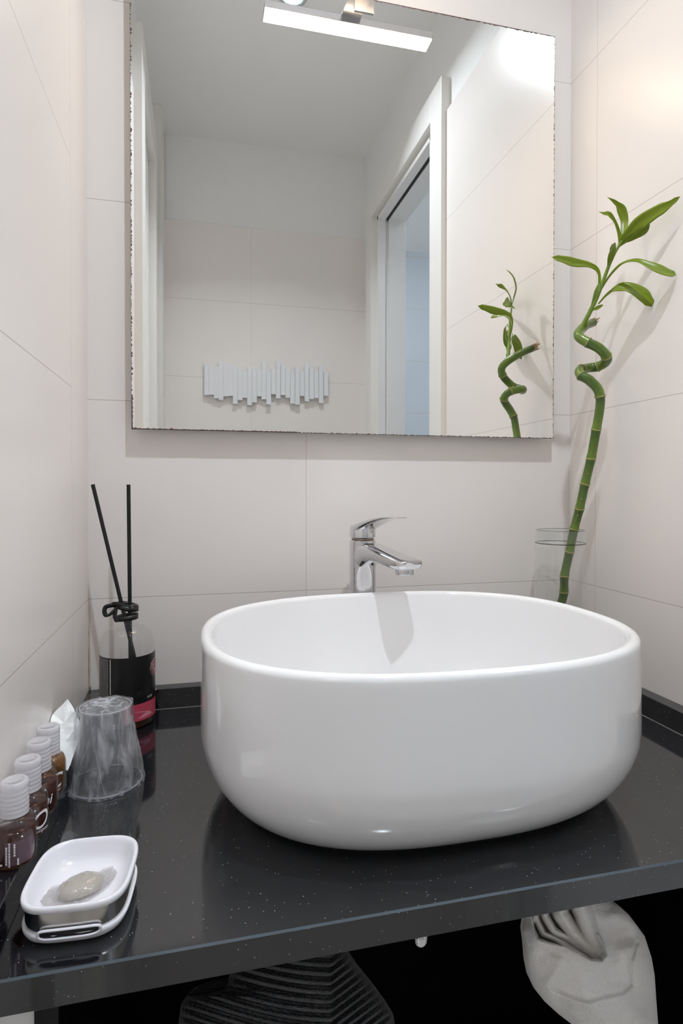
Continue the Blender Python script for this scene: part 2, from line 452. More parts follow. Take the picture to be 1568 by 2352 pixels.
# door frames (pocket doors)
def door_frame(name, xin, sgn, yn, yf, cw, xf, ztop, zh, label):
    """xf: how far the casing face stands proud into the room from the tile face"""
    t = bpy.data.objects.new(name, None); COL.objects.link(t); t['kind'] = 'structure'
    a = xin - sgn*xf; b = xin + sgn*0.012
    X = sorted((a, b))
    for nm, y0, y1, z0, z1 in (('casing', yn+0.03, yn+0.03+cw, ZFL, ztop), ('casing', yf-0.03-cw*0.9, yf-0.03, ZFL, ztop), ('head_casing', yf-0.03-0.0005, yn+0.03+0.0005, zh+0.012, ztop)):
        boxo(nm, M['lacquer'], X[0], X[1], y0, y1, z0, z1, t, 0.0012)
    # inner lining of the opening
    L = sorted((xin+sgn*0.001, xin+sgn*(T+0.01)))
    g0, g1 = sorted((xin+sgn*0.03, xin+sgn*0.043))
    boxo('jamb', M['lacquer'], L[0], L[1], yn-0.012, yn+0.001, ZFL, zh, t)
    # far jamb in two leaves with the pocket between, head lining likewise
    for p0, p1 in ((L[0], g0), (g1, L[1])):
        boxo('jamb', M['lacquer'], p0, p1, yf-0.001, yf+0.014, ZFL, zh, t, 0.001)
        boxo('head_lining', M['lacquer'], p0, p1, yf-0.001, yn, zh-0.014, zh, t, 0.001)
    boxo('door_track', M['track'], g0, g1, yf+0.014, yn-0.012, zh-0.0105, zh+0.0, t)
    boxo('pocket', M['paint'], g0, g1, yf-0.001, yf+0.003, ZFL, zh-0.014, t)
    return t
door_frame('door_1', W, 1, YN_R, YF_R, 0.08, 0.0148, 1.292, ZH, '')
door_frame('door_2', 0.0, -1, YN_L, YF_L, 0.085, 0.021, 1.37, ZH+0.06, '')

# ------------------------------------------------------------------ ceiling spotlight and added fill lamps
def fitting():
    t = thing('ceiling_spotlight', 'small round recessed ceiling spotlight, seen at the top of the mirror', 'spotlight', (0.416, -0.722, ZCE))
    bm = bmesh.new(); lathe(bm, [(0.030, 0.0), (0.042, 0.0), (0.042, -0.003), (0.036, -0.008), (0.030, -0.006)], 48, cap0=False, cap1=False)
    link('rim', bm, M['chrome'], t, True)
    bm = bmesh.new(); lathe(bm, [(0.0005, -0.0045), (0.0305, -0.0045)], 48, cap0=True, cap1=False)
    link('lens', bm, M['spot'], t)
    ld = bpy.data.lights.new('spotlight_beam', 'AREA'); ld.shape = 'DISK'; ld.size = 0.036; ld.energy = SPOT_POWER
    ld.color = SPOT_COLOR; ld.spread = math.radians(SPOT_SPREAD)
    lo = bpy.data.objects.new('spotlight_beam', ld); COL.objects.link(lo); lo.parent = t; lo.location = (0, 0, -0.009); lo.rotation_euler = (math.radians(SPOT_TILT), 0, 0)
    return t
fitting()
bm = bmesh.new(); lathe(bm, [(0.15, 0), (0.15, -0.03)], 48)  # unseen fill lamp, added to brighten the next room and the doorway
tag(link('fill_lamp', bm, M['hall_fill'], loc=(W+0.60, -1.2, ZCE)), 'unseen fill lamp added on the ceiling of the next room beyond the door', 'lamp')
bm = bmesh.new(); lathe(bm, [(0.12, 0), (0.12, -0.03)], 48)  # unseen fill lamp, added to light the basin and right wall
tag(link('fill_lamp', bm, M['corridor_fill'], loc=(-0.4, -1.9, ZCE)), 'unseen fill lamp added on the corridor ceiling at the left', 'lamp')

# ------------------------------------------------------------------ mirror with lamp
MX0, MX1, MZ0, MZ1, MY = 0.0648, 0.7712, 0.2546, 0.960, -0.0225
t = thing('wall_mirror', 'large square frameless wall mirror with worn dark edges above the basin', 'mirror', (0.418, 0, MZ0))
def tolocal(o, root):
    """mesh built in room coordinates -> child of root without moving"""
    o.parent = root
    o.matrix_parent_inverse = (Matrix.Translation(root.location) @ Matrix.Rotation(root.rotation_euler.z, 4, 'Z')).inverted()
    return o
bm = bmesh.new(); box(bm, MX0, MX1, MY, MY+0.005, MZ0, MZ1)
for f in bm.faces: f.material_index = 0 if abs(f.calc_center_median().y-MY) < 1e-5 else 1
tolocal(link('mirror_glass', bm, [M['mirror'], M['glass_edge']]), t)
for x in (0.16, 0.62):
    tolocal(boxo('hanging_batten', M['alu'], x, x+0.05, MY+0.005, 0, MZ0+0.12, MZ1-0.12), t)
def jag(bm, p0, p1, inward, wmin, wmax, n, gap=0.0):
    p0, p1, inward = Vector(p0), Vector(p1), Vector(inward)
    prev = None
    for i in range(n+1):
        s = i/n
        a = p0.lerp(p1, s)
        k = wmin + (wmax-wmin)*max(0, noise.noise(Vector((s*n*0.37, wmax*900, 3)))+0.35)*random.uniform(0.3, 1.3)
        if random.random() < gap: k = wmin*0.4
        va = bm.verts.new(a); vb = bm.verts.new(a+inward*k)
        if prev: bm.faces.new((prev[0], va, vb, prev[1]))
        prev = (va, vb)
bm = bmesh.new(); ye = MY-0.0002
jag(bm, (MX0, ye, MZ0), (MX0+0.25, ye, MZ0), (0, 0, 1), 0.0014, 0.0032, 160)
jag(bm, (MX0+0.25, ye, MZ0), (MX1, ye, MZ0), (0, 0, 1), 0.0006, 0.0022, 300, 0.15)
jag(bm, (MX0, ye, MZ0), (MX0, ye, MZ0+0.05), (1, 0, 0), 0.0012, 0.0028, 40)
jag(bm, (MX0, ye, MZ0+0.05), (MX0, ye, MZ1), (1, 0, 0), 0.0004, 0.0030, 420, 0.4)
jag(bm, (MX1, ye, MZ0), (MX1, ye, MZ1), (-1, 0, 0), 0.0003, 0.0018, 420, 0.35)
jag(bm, (MX0, ye, MZ1), (MX1, ye, MZ1), (0, 0, -1), 0.0012, 0.0028, 300, 0.1)
tolocal(link('worn_edge', bm, M['mirror_edge']), t)

t = thing('mirror_lamp', 'slim bar mirror lamp with glowing white diffuser on a flat arm', 'lamp', (0.4235, -0.12, 0.98))
LX0, LX1 = -0.1505, 0.1505
bm = bmesh.new()
prof = [(0.0150, 0.002), (0.0150, 0.0002), (0.0144, -0.0006), (-0.0144, -0.0006), (-0.0150, 0.0002), (-0.0150, 0.002)]
loft(bm, [[(x, y, z) for y, z in prof] for x in (LX0, LX1)], True, True, True)
link('diffuser', bm, M['led'], t)
boxo('housing', M['alu'], LX0-0.001, LX1+0.001, -0.0160, 0.0160, 0.0018, 0.0145, t, 0.0008)
bm = bmesh.new()
P = [(-0.010, 0.0146), (0.0, 0.0146), (0.06, 0.006), (0.098, -0.003), (0.103, -0.018)]
for s in range(len(P)-1):
    (y0, z0), (y1, z1) = P[s], P[s+1]
r0 = [[(x, y, z) for x, y, z in ((-0.017, yy, zz), (0.017, yy, zz), (0.017, yy+0.002, zz+0.006), (-0.017, yy+0.002, zz+0.006))] for yy, zz in P]
loft(bm, r0, True, True, True)
link('arm', bm, M['alu'], t)
boxo('mirror_clip', M['alu'], -0.017, 0.017, 0.0955, 0.108, -0.045, -0.012, t, 0.001)

# ------------------------------------------------------------------ coat rack on the wall opposite the mirror
sticks = [(0.1892, 0.6514, 0.5282), (0.2072, 0.6433, 0.5296), (0.2252, 0.6387, 0.5168), (0.2434, 0.6596, 0.5113), (0.2616, 0.6495, 0.5254), (0.2799, 0.6468, 0.5279), (0.2982, 0.6466, 0.4985), (0.3166, 0.6364, 0.5127), (0.335, 0.6237, 0.5225), (0.3537, 0.6448, 0.4948), (0.3723, 0.6354, 0.5054), (0.391, 0.6374, 0.5301), (0.4098, 0.6697, 0.5196), (0.4285, 0.6298, 0.4991), (0.4475, 0.64, 0.5407), (0.4665, 0.6763, 0.5253), (0.4856, 0.6567, 0.5384), (0.5047, 0.6483, 0.5293), (0.5238, 0.6324, 0.506), (0.5432, 0.652, 0.5029), (0.5625, 0.6379, 0.5381), (0.5819, 0.6663, 0.517), (0.6014, 0.6548, 0.5271), (0.621, 0.6406, 0.5319), (0.6407, 0.6623, 0.5125), (0.6604, 0.6386, 0.5425)]
t = thing('coat_rack', 'white coat rack of uneven upright sticks, seen in the mirror', 'coat rack', (0.425, YF, 0.58))
tolocal(boxo('back_plate', M['rack'], 0.185, 0.665, YF, YF+0.006, 0.545, 0.62), t)
for i, (x, zt, zb) in enumerate(sticks):
    d = 0.020 + (0.0, 0.003, 0.0015)[i % 3]
    tolocal(boxo('stick', M['rack'], x-0.0092, x+0.0092, YF+0.006, YF+d, zb, zt, None, 0.0008), t)

# ------------------------------------------------------------------ vanity: counter, cabinet
t = thing('vanity_counter', 'black sparkling quartz counter with a low upstand along the walls', 'counter', (W/2, -0.25, ZC))
bm = bmesh.new(); box(bm, 0.0005, W-0.0005, -0.508, -0.0005, ZC-0.026, ZC)
o = tolocal(link('worktop', bm, [M['granite'], mat('ground_quartz_edge_highlight', (0.065, 0.085, 0.105), 0.38)]), t)  # lighter ground chamfer: the edge highlight is put into its colour
b = o.modifiers.new('bevel', 'BEVEL'); b.width = 0.0014; b.material = 1; b.segments = 1; b.limit_method = 'ANGLE'
ZS = -0.137
for nm, a in (('upstand', (0.0005, W-0.0005, -0.0215, -0.0005)), ('upstand', (0.0005, 0.0225, -0.507, -0.0215)), ('upstand', (W-0.0225, W-0.0005, -0.507, -0.0215))):
    o = tolocal(boxo(nm, M['granite'], a[0], a[1], a[2], a[3], ZC, ZS, None, 0.0008, 1), t)
# glue line between upstand and top
bm = bmesh.new()
box(bm, 0.0225, W-0.0225, -0.0221, -0.0214, ZC, ZC+0.0006); box(bm, W-0.0232, W-0.0224, -0.505, -0.0221, ZC, ZC+0.0006)
tolocal(link('glue_line', bm, mat('grey_glue', (0.35, 0.33, 0.30), 0.6)), t)

t = thing('vanity_cabinet', 'open black cabinet carrying the counter', 'cabinet', (W/2, -0.25, ZFL))
tolocal(boxo('side_panel', M['black'], 0.0475, 0.0635, -0.49, -0.002, ZFL, ZC-0.0262), t)
tolocal(boxo('side_panel', M['black'], W-0.030, W-0.014, -0.49, -0.002, ZFL, ZC-0.0262), t)
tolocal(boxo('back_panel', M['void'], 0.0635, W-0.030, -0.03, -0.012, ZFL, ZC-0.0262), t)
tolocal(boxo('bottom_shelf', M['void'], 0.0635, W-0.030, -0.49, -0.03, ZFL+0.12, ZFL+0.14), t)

# ------------------------------------------------------------------ basin
BXC, BYC, BA, BB, BH = 0.4073, -0.2939, 0.2437, 0.1971, 0.1788
def sect(d, z, n, N=128):
    A, B = BA-d, BB-d
    out = []
    for i in range(N):
        a = 2*PI*i/N; c, s = math.cos(a), math.sin(a)
        out.append((A*math.copysign(abs(c)**(2/n), c), B*math.copysign(abs(s)**(2/n), s), z))
    return out
def nexp(z): return 2.4867 + (2.5875-2.4867)*(1-z/BH)
def outd(z): return 0.0649*(1-max(0, 1-((0.081-z)/0.081)**1.79)**(1/1.79)) if z < 0.081 else 0.0
t = thing('wash_basin', 'large white oval countertop wash basin under the tap', 'wash basin', (BXC, BYC, ZC))
bm = bmesh.new()
R_ = [sect(0.12, 0.0006, 2.4), sect(0.072, 0.0, 2.5), sect(0.0705, 0.0004, 2.55), sect(0.0705, 0.004, 2.58)]
zs = [0.0045, 0.0055, 0.008, 0.012, 0.017, 0.024, 0.032, 0.042, 0.052, 0.062, 0.072, 0.081, 0.1, 0.12, 0.14, 0.155, BH-0.012]
R_ += [sect(outd(z)+(0.004 if z < 0.005 else 0), z, nexp(z)) for z in zs]
rr = 0.0065
for k in range(0, 13):
    a = PI*k/12
    R_.append(sect(rr-rr*math.cos(a), BH-rr+rr*math.sin(a), nexp(BH)))
for d, z in ((0.0135, 0.15), (0.014, 0.12), (0.0165, 0.09), (0.022, 0.065), (0.033, 0.045), (0.050, 0.032), (0.075, 0.025), (0.11, 0.021), (0.15, 0.018), (0.172, 0.017)):
    R_.append(sect(d, z, 2.45))
loft(bm, R_, True, True, True)
link('bowl', bm, M['ceramic'], t, True)
bm = bmesh.new(); lathe(bm, [(0.0, 0.019), (0.02, 0.0225), (0.028, 0.0215), (0.030, 0.0185), (0.030, 0.016)], 48, cap0=False, cap1=False)
link('drain_plug', bm, M['chrome'], t, True)
bm = bmesh.new(); bmesh.ops.create_icosphere(bm, subdivisions=2, radius=0.0011)
v = at(1269, 1500, Y=-0.125)
tolocal(link('speck', bm, M['ink_dark'], loc=None), t)
for o in [o for o in bpy.data.objects if o.name == 'speck']:
    o.parent = t; o.matrix_parent_inverse = Matrix(); o.location = (v.x-BXC, -0.1971+0.016+0.012, 0.142)

# ------------------------------------------------------------------ tap
FX, FY = 0.4095, -0.066
FA = math.radians(-66.0)
t = thing('basin_tap', 'tall chrome single-lever mixer tap behind the white basin', 'tap', (FX, FY, ZC), FA)
r = 0.0205
bm = bmesh.new()
ztop = 0.2545
lathe(bm, [(0.027, 0.0), (0.027, 0.004), (0.0225, 0.008), (r, 0.02), (r, ztop-0.001), (r-0.001, ztop)], 64)
link('body', bm, M['chrome'], t, True); autosmooth(bpy.data.objects['body'], 40)
# spout: u forward along local x
def rrect(hw, zt, zb, n=8, bulge=0.0, x=0.0, e=3.2):
    out = []
    cz, hz = (zt+zb)/2, (zt-zb)/2
    for i in range(48):
        a = 2*PI*i/48; c, s = math.cos(a), math.sin(a)
        out.append((x, hw*math.copysign(abs(c)**(2/e), c), cz+hz*math.copysign(abs(s)**(2/e), s)))
    return out
bm = bmesh.new()
st = [(0.000, 0.0200, 0.2540, 0.210), (0.012, 0.0202, 0.2530, 0.2105), (0.022, 0.0203, 0.2515, 0.2180), (0.035, 0.0205, 0.2490, 0.2235), (0.055, 0.0210, 0.2450, 0.2228), (0.075, 0.0214, 0.2410, 0.2200), (0.092, 0.0216, 0.2375, 0.2175), (0.103, 0.0213, 0.2352, 0.2180), (0.109, 0.0200, 0.2338, 0.2208), (0.1115, 0.0170, 0.2328, 0.2250)]
loft(bm, [rrect(hw, zt, zb, x=x, e=3.0) for x, hw, zt, zb in st], True, True, True)
o = link('spout', bm, M['chrome'], t, True); autosmooth(o, 50)
bm = bmesh.new(); lathe(bm, [(0.0125, 0.2215), (0.0132, 0.217), (0.0132, 0.2118), (0.0110, 0.2108)], 40, cx=0.094)
autosmooth(link('aerator', bm, M['chrome'], t, True), 40)
bm = bmesh.new(); lathe(bm, [(r-0.003, ztop), (r-0.003, ztop+0.0035)], 48)
link('cartridge_gap', bm, mat('dull_brass_gap', (0.35, 0.27, 0.2), 0.3, metal=1), t, True)
bm = bmesh.new()
lathe(bm, [(r-0.0015, ztop+0.0035), (r, ztop+0.005), (r, ztop+0.017), (r-0.002, ztop+0.0225), (0.01, ztop+0.0248), (0.001, ztop+0.0252)], 64)
autosmooth(link('lever_cap', bm, M['chrome'], t, True), 40)
bm = bmesh.new()
st = [(-0.0205, 0.010, 0.2720, 0.262), (-0.012, 0.0165, 0.2775, 0.262), (0.0, 0.0205, 0.2815, 0.264), (0.015, 0.0205, 0.2855, 0.2705), (0.03, 0.0195, 0.2890, 0.2775), (0.045, 0.018, 0.2915, 0.2835), (0.06, 0.0165, 0.2930, 0.2880), (0.075, 0.015, 0.2935, 0.2903), (0.086, 0.0125, 0.2932, 0.2912), (0.089, 0.008, 0.2928, 0.2918)]
loft(bm, [rrect(hw, zt, zb, x=x, e=2.6) for x, hw, zt, zb in st], True, True, True)
autosmooth(link('lever', bm, M['chrome'], t, True), 60)
bm = bmesh.new(); lathe(bm, [(0.0028, -0.001), (0.0028, 0.0008), (0.002, 0.0012)], 24)
o = link('temperature_button', bm, M['alu'], t, True); o.rotation_euler = (0, PI/2, 0); o.location = (r, 0, ztop+0.015)

# chrome waste pipe end under the counter
PE = at(962, 2172, Y=-0.35).z-(ZC-0.0262)
t = thing('waste_pipe', 'chrome pipe end hanging just under the counter edge', 'pipe', (0.3945, -0.35, ZC-0.0262))
bm = bmesh.new(); lathe(bm, [(0.006, 0.0), (0.006, PE+0.032), (0.0088, PE+0.028), (0.0110, PE+0.018), (0.0112, PE+0.010), (0.0100, PE+0.0042), (0.0070, PE+0.0010), (0.001, PE)], 40)
link('pipe', bm, M['chrome'], t, True)

# ------------------------------------------------------------------ glass vase and bamboo
VX, VY, VR = 0.7525, -0.0725, 0.0408
zr = 0.0965-ZC
t = thing('glass_vase', 'tall clear cylindrical glass vase in the corner holding the bamboo', 'vase', (VX, VY, ZC))
bm = bmesh.new()
pr = [(0.002, 0.0), (VR-0.003, 0.0), (VR, 0.003), (VR, 0.12), (VR, zr-0.026), (VR-0.0015, zr-0.022)]
lathe(bm, pr, 72, cap1=False)
link('wall', bm, M['glass'], t, True)
bm = bmesh.new()
lathe(bm, [(VR-0.0045, 0.008), (VR-0.004, zr-0.03)], 72, cap1=False)
link('inner_wall', bm, M['glass'], t, True)
bm = bmesh.new()
lathe(bm, [(VR-0.0015, zr-0.022), (VR-0.0008, zr-0.019), (VR-0.0002, zr-0.004), (VR-0.0012, zr-0.0005), (VR-0.003, zr), (VR-0.0042, zr-0.001), (VR-0.0045, zr-0.02)], 72, cap0=False, cap1=False)
link('rim', bm, M['glass_ring'], t, True)
bm = bmesh.new()
for sgn_, zz, rad in ((1, zr-0.0215, 0.0011),):
    tube(bm, [(VR*0.985*math.cos(2*PI*i/72), VR*0.985*math.sin(2*PI*i/72), zz) for i in range(73)], rad*0.75, 8, False)
link('rim_refraction_line', bm, M['glass_refraction'], t, True)  # dark ring: the refraction line below the rim, put into the tint
bm = bmesh.new(); tube(bm, [((VR-0.0025)*math.cos(2*PI*i/72), (VR-0.0025)*math.sin(2*PI*i/72), zr) for i in range(73)], 0.0007, 8, False)
link('rim_lip', bm, clear('glass_lip', (0.7, 0.73, 0.73), 1.6), t, True)

BX, BY = 0.7375, -0.0655
root_bamboo = thing('lucky_bamboo', 'curly green bamboo plant in the glass vase by the right wall', 'plant', (BX, BY, ZC))
# centre line: pixel in the photo with its real distance from the mirror wall
sp = [(1291, 1378, -0.068), (1296, 1322, -0.078), (1307.5, 1267, -0.086), (1318, 1215, -0.094), (1330.5, 1168, -0.105), (1343, 1111, -0.116), (1357, 1053, -0.128), (1369, 986, -0.140), (1376, 945, -0.1475), (1378, 915, -0.1515), (1371, 892, -0.1535), (1352, 873, -0.150), (1334, 862, -0.142), (1332, 850, -0.132), (1352, 845, -0.127), (1373, 842, -0.135), (1391, 831, -0.149), (1392, 818, -0.1605), (1374, 799, -0.1615), (1350, 787, -0.154), (1330, 774, -0.143), (1330, 762, -0.133), (1344, 749, -0.121), (1362, 741, -0.110)]
base = [Vector((0.7300, -0.060, ZC+0.010)), Vector((0.7318, -0.062, ZC+0.08))]
cl = catmull(base + [at(x, y, Y=d) for x, y, d in sp], 10)
# node positions by pixel
nodes_px = [(1286.4, 1360), (1295.6, 1321.7), (1307.7, 1267), (1318, 1214.8), (1330.5, 1168), (1342.8, 1111), (1357.7, 1053), (1369.4, 986.2), (1378.8, 908.4), (1335, 864), (1334, 849), (1373, 842), (1392, 818), (1349, 787)]
def pix(P):
    d = P-Vector((CX, CY, CZ)); z = d.dot(FWD)
    return 784+FPX*d.dot(RGT)/z, 1176+SHY-FPX*d.dot(UPV)/z
idx = []
lo = 0
for nx, ny in nodes_px:
    best = min(range(lo, len(cl)), key=lambda i: (pix(cl[i])[0]-nx)**2+(pix(cl[i])[1]-ny)**2 + (0.0 if i-lo < 60 else 1e6))
    idx.append(best); lo = best
idx = [4, 12] + idx
rad, seg = [], []
for i in range(len(cl)):
    k = min(abs(i-j) for j in idx)
    base_r = 0.0069 if i < 150 else 0.0072
    if i > 110: base_r = 0.0074
    if i > len(cl)-14: base_r = 0.0066
    rad.append(base_r + (0.0007 if k == 0 else 0.0004 if k == 1 else 0.0))
    prv = max([j for j in idx if j <= i], default=0); nx_ = min([j for j in idx if j > i], default=len(cl))
    seg.append(0.15 + 0.75*((i-prv)/max(1, nx_-prv))*1.0)
bm = bmesh.new()
vr = tube(bm, cl, rad, 20)
segv = [s for s in seg for _ in range(20)]
o = tolocal(link('stalk', bm, M['stalk'], None, True), root_bamboo)
a = o.data.attributes.new('seg', 'FLOAT', 'POINT')
for i, s in enumerate(segv): a.data[i].value = 1-s
pts_, T_, N_ = frames(cl)
for j in idx:
    bm = bmesh.new(); c, tt, nn = pts_[j], T_[j], N_[j]; bb = tt.cross(nn)
    loop = []
    for i in range(25):
        aa = 2*PI*i/24
        loop.append(c + (nn*math.cos(aa)+bb*math.sin(aa))*(rad[j]+0.0001) + tt*(0.0006*math.sin(aa*2+j)))
    tube(bm, loop, 0.00055, 6, False)
    tolocal(link('node_ring', bm, M['ring'], None, True), root_bamboo)
# pale scars on the stalk
for sx, sy, dd in ((1350, 1087, 0), (1334, 1144, 0), (1330, 1183, 0)):
    i = min(range(len(cl)), key=lambda i: (pix(cl[i])[0]-sx)**2+(pix(cl[i])[1]-sy)**2)
    bm = bmesh.new(); bmesh.ops.create_icosphere(bm, subdivisions=2, radius=0.0012)
    for v in bm.verts: v.co.z *= 0.6
    dirc = (Vector((CX, CY, cl[i].z))-cl[i]).normalized()
    o = link('scar', bm, M['ring'], None, True); o.data.transform(Matrix.Translation(cl[i]+dirc*(rad[i]-0.0003)))
    tolocal(o, root_bamboo)
# dry broken end
bm = bmesh.new(); e0 = cl[-1]; d0 = (cl[-1]-cl[-4]).normalized()
for k in range(34):
    off = Vector((random.uniform(-1, 1), random.uniform(-1, 1), random.uniform(-1, 1)))*0.0052
    tube(bm, [e0+off-d0*0.003, e0+off*1.15+d0*random.uniform(0.002, 0.008)], [0.0016, 0.0005], 5)
tolocal(link('broken_end', bm, M['dry'], None, False), root_bamboo)
# shoot
sh = [(1330, 764, -0.134), (1341, 742, -0.139), (1356, 713, -0.147), (1371, 681, -0.155), (1385, 645, -0.162), (1398, 610, -0.169), (1411, 582, -0.175), (1428, 553, -0.183)]
shp = catmull([at(x, y, Y=d) for x, y, d in sh], 8)
bm = bmesh.new(); n = len(shp)
tube(bm, shp, [0.0040*(1-0.55*i/n) + (0.0006 if i < 5 else 0) for i in range(n)], 12)
tolocal(link('shoot', bm, M['shoot'], None, True), root_bamboo)
def leaf(path, width, hint, fold=0.25, shape=None, m='leaf', twist=0.0):
    pts = catmull([at(x, y, Y=d) for x, y, d in path], 8)
    n = len(pts); rings = []
    hint = Vector(hint).normalized()
    bm = bmesh.new(); rows = []
    for i, p in enumerate(pts):
        a = pts[max(0, i-1)]; b = pts[min(n-1, i+1)]; tt = (b-a).normalized()
        h = hint if not twist else Matrix.Rotation(twist*i/n, 3, tt) @ hint
        w = tt.cross(h).normalized(); nn = w.cross(tt).normalized()
        s = i/(n-1)
        if shape: 
            k = 0
            for (s0, w0), (s1, w1) in zip(shape[:-1], shape[1:]):
                if s0 <= s <= s1:
                    q = (s-s0)/(s1-s0); q = q*q*(3-2*q); k = w0+(w1-w0)*q
        else: k = max(0.03, math.sin(PI*min(1, s**0.8))**0.8)
        hw = width*0.5*max(k, 0.02)
        rows.append([bm.verts.new(p + w*(hw*j/3) + nn*(fold*hw*abs(j/3))) for j in range(-3, 4)])
    uvl = bm.loops.layers.uv.new('uv')
    for i in range(n-1):
        for j in range(6):
            f = bm.faces.new((rows[i][j], rows[i][j+1], rows[i+1][j+1], rows[i+1][j]))
            for l, (u, v) in zip(f.loops, ((j/6, i/n), ((j+1)/6, i/n), ((j+1)/6, (i+1)/n), (j/6, (i+1)/n))): l[uvl].uv = (u, v)
    o = tolocal(link('leaf', bm, M[m], None, True), root_bamboo)
    sm = o.modifiers.new('thickness', 'SOLIDIFY'); sm.thickness = 0.0004
    return o
toc = (-0.45, -0.9, 0.05)
SL = [(0, .16), (.3, .2), (.45, .6), (.65, 1), (.85, .75), (1, .02)]
SB = [(0, .15), (.2, .55), (.5, 1), (.8, .6), (1, .02)]
leaf([(1367, 690, -.153), (1376, 648, -.153), (1372, 622, -.151), (1352, 609, -.149), (1318, 604, -.147), (1290, 596, -.146), (1266, 591, -.145)], 0.0150, (-0.35, -0.9, 0.15), 0.2, [(0, .25), (.25, .3), (.45, .55), (.7, 1), (.88, .7), (1, .03)])
leaf([(1380, 665, -.158), (1400, 633, -.172), (1428, 606, -.19), (1462, 599, -.212), (1495, 612, -.228), (1527, 626, -.24), (1552, 632, -.248)], 0.0160, (-0.3, -0.9, 0.35), 0.2, [(0, .15), (.3, .25), (.5, .5), (.75, 1), (.93, .7), (1, .03)])
leaf([(1374, 698, -.153), (1392, 678, -.162), (1412, 664, -.172), (1440, 660, -.184), (1468, 673, -.194), (1485, 690, -.200), (1496, 705, -.204)], 0.0225, (-0.35, -0.85, 0.35), 0.15, [(0, .1), (.25, .2), (.45, .75), (.7, 1), (.88, .75), (1, .05)])
leaf([(1420, 566, -.178), (1437, 545, -.188), (1465, 517, -.205), (1500, 492, -.228), (1532, 473, -.247), (1562, 451, -.266)], 0.0215, toc, 0.2, [(0, .2), (.2, .65), (.45, 1), (.7, .8), (.9, .35), (1, .02)])
leaf([(1428, 558, -.182), (1447, 546, -.192), (1468, 534, -.202), (1484, 521, -.212), (1492, 510, -.218)], 0.0135, (-0.2, -0.8, -0.5), 0.3, [(0, .3), (.3, .8), (.6, 1), (1, .05)])
leaf([(1425, 560, -.181), (1421, 535, -.180), (1412, 510, -.181), (1399, 494, -.182), (1386, 491, -.181), (1374, 486, -.180)], 0.0085, (-0.6, -0.7, 0.3), 0.3, [(0, .7), (.4, .5), (.65, 1), (1, .03)])
leaf([(1429, 553, -.183), (1433, 530, -.181), (1434, 505, -.178), (1425, 478, -.176), (1410, 463, -.174), (1393, 452, -.173)], 0.0130, (-0.75, -0.6, 0.0), 0.3, [(0, .3), (.3, .8), (.55, 1), (.75, .45), (1, .02)])
leaf([(1396, 612, -.168), (1401, 592, -.176), (1404, 575, -.188), (1404, 562, -.204)], 0.0125, (-0.3, -0.9, -0.3), 0.3, [(0, .3), (.4, .75), (.8, 1), (1, .85)])
leaf([(1356, 713, -.147), (1368, 709, -.155), (1378, 704, -.163), (1385, 700, -.168)], 0.0065, toc, 0.3, SB)
leaf([(1350, 722, -.145), (1352, 715, -.141), (1351, 709, -.138)], 0.0022, toc, 0.2, SB, 'shoot')
leaf([(1343, 752, -.139), (1346, 744, -.143), (1347, 730, -.146)], 0.0045, toc, 0.3, SB)
leaf([(1365, 695, -.150), (1366, 682, -.147), (1366, 670, -.146)], 0.003, toc, 0.2, SB, 'shoot')
leaf([(1362, 700, -.150), (1370, 672, -.158), (1376, 650, -.160)], 0.0085, toc, 0.4, [(0, .8), (.5, 1), (1, .3)], 'shoot')

# ------------------------------------------------------------------ reed diffuser
DX, DY = 0.0625, -0.0615
RB = 0.0372
t = thing('diffuser_bottle', 'clear round-shouldered diffuser bottle with a black label and ribbon bow', 'bottle', (DX, DY, ZC))
bm = bmesh.new()
sh_ = [(0.001, 0.002), (RB-0.006, 0.0), (RB-0.001, 0.004), (RB, 0.010), (RB, 0.107)]
for k in range(1, 10):
    a = k/10*PI/2
    sh_.append((0.0145+(RB-0.0145)*math.cos(a), 0.107+0.032*math.sin(a)))
sh_ += [(0.0150, 0.1395), (0.0158, 0.1405), (0.0158, 0.1425), (0.0130, 0.1435), (0.0125, 0.148), (0.0125, 0.164), (0.0140, 0.165), (0.0140, 0.169), (0.0122, 0.170), (0.0105, 0.169)]
lathe(bm, sh_, 64, cap1=False)
link('glass_body', bm, M['pet'], t, True)
bm = bmesh.new(); lathe(bm, [(0.001, 0.003), (RB-0.003, 0.003), (RB-0.0015, 0.01), (RB-0.0015, 0.032), (0.001, 0.032)], 48)
link('oil', bm, M['amber'], t, True)
bm = bmesh.new()
def band(bm, r, a0, a1, z0, z1, n=60, mi=0):
    prev = None
    for i in range(n+1):
        a = a0+(a1-a0)*i/n
        z0_ = z0(a) if callable(z0) else z0; z1_ = z1(a) if callable(z1) else z1
        v = (bm.verts.new((r*math.cos(a), r*math.sin(a), z0_)), bm.verts.new((r*math.cos(a), r*math.sin(a), z1_)))
        if prev: bm.faces.new((prev[0], v[0], v[1], prev[1])).material_index = mi
        prev = v
AV = math.atan2(CY-DY, CX-DX)        # direction from the bottle to the camera
band(bm, RB+0.0003, AV-1.50, AV+1.60, 0.036, 0.102, 90)
o = link('label', bm, M['label'], t, True)
lab = o
bm = bmesh.new(); band(bm, RB+0.0003, AV-0.2, AV+1.60, 0.0125, 0.036, 40)
link('label_flower_print', bm, M['pink'], lab, True)
bm = bmesh.new()
band(bm, RB+0.0005, AV+0.35, AV+1.05, lambda a: 0.0150+0.002*(a-AV), lambda a: 0.0150+0.0055*max(0, math.sin((a-AV-0.35)/0.7*PI))+0.002*(a-AV), 24)
band(bm, RB+0.0005, AV+0.2, AV+0.95, lambda a: 0.026-0.008*(a-AV-0.2), lambda a: 0.0262-0.0075*(a-AV-0.2)+0.0012*math.sin((a-AV-0.2)/0.75*PI), 24)
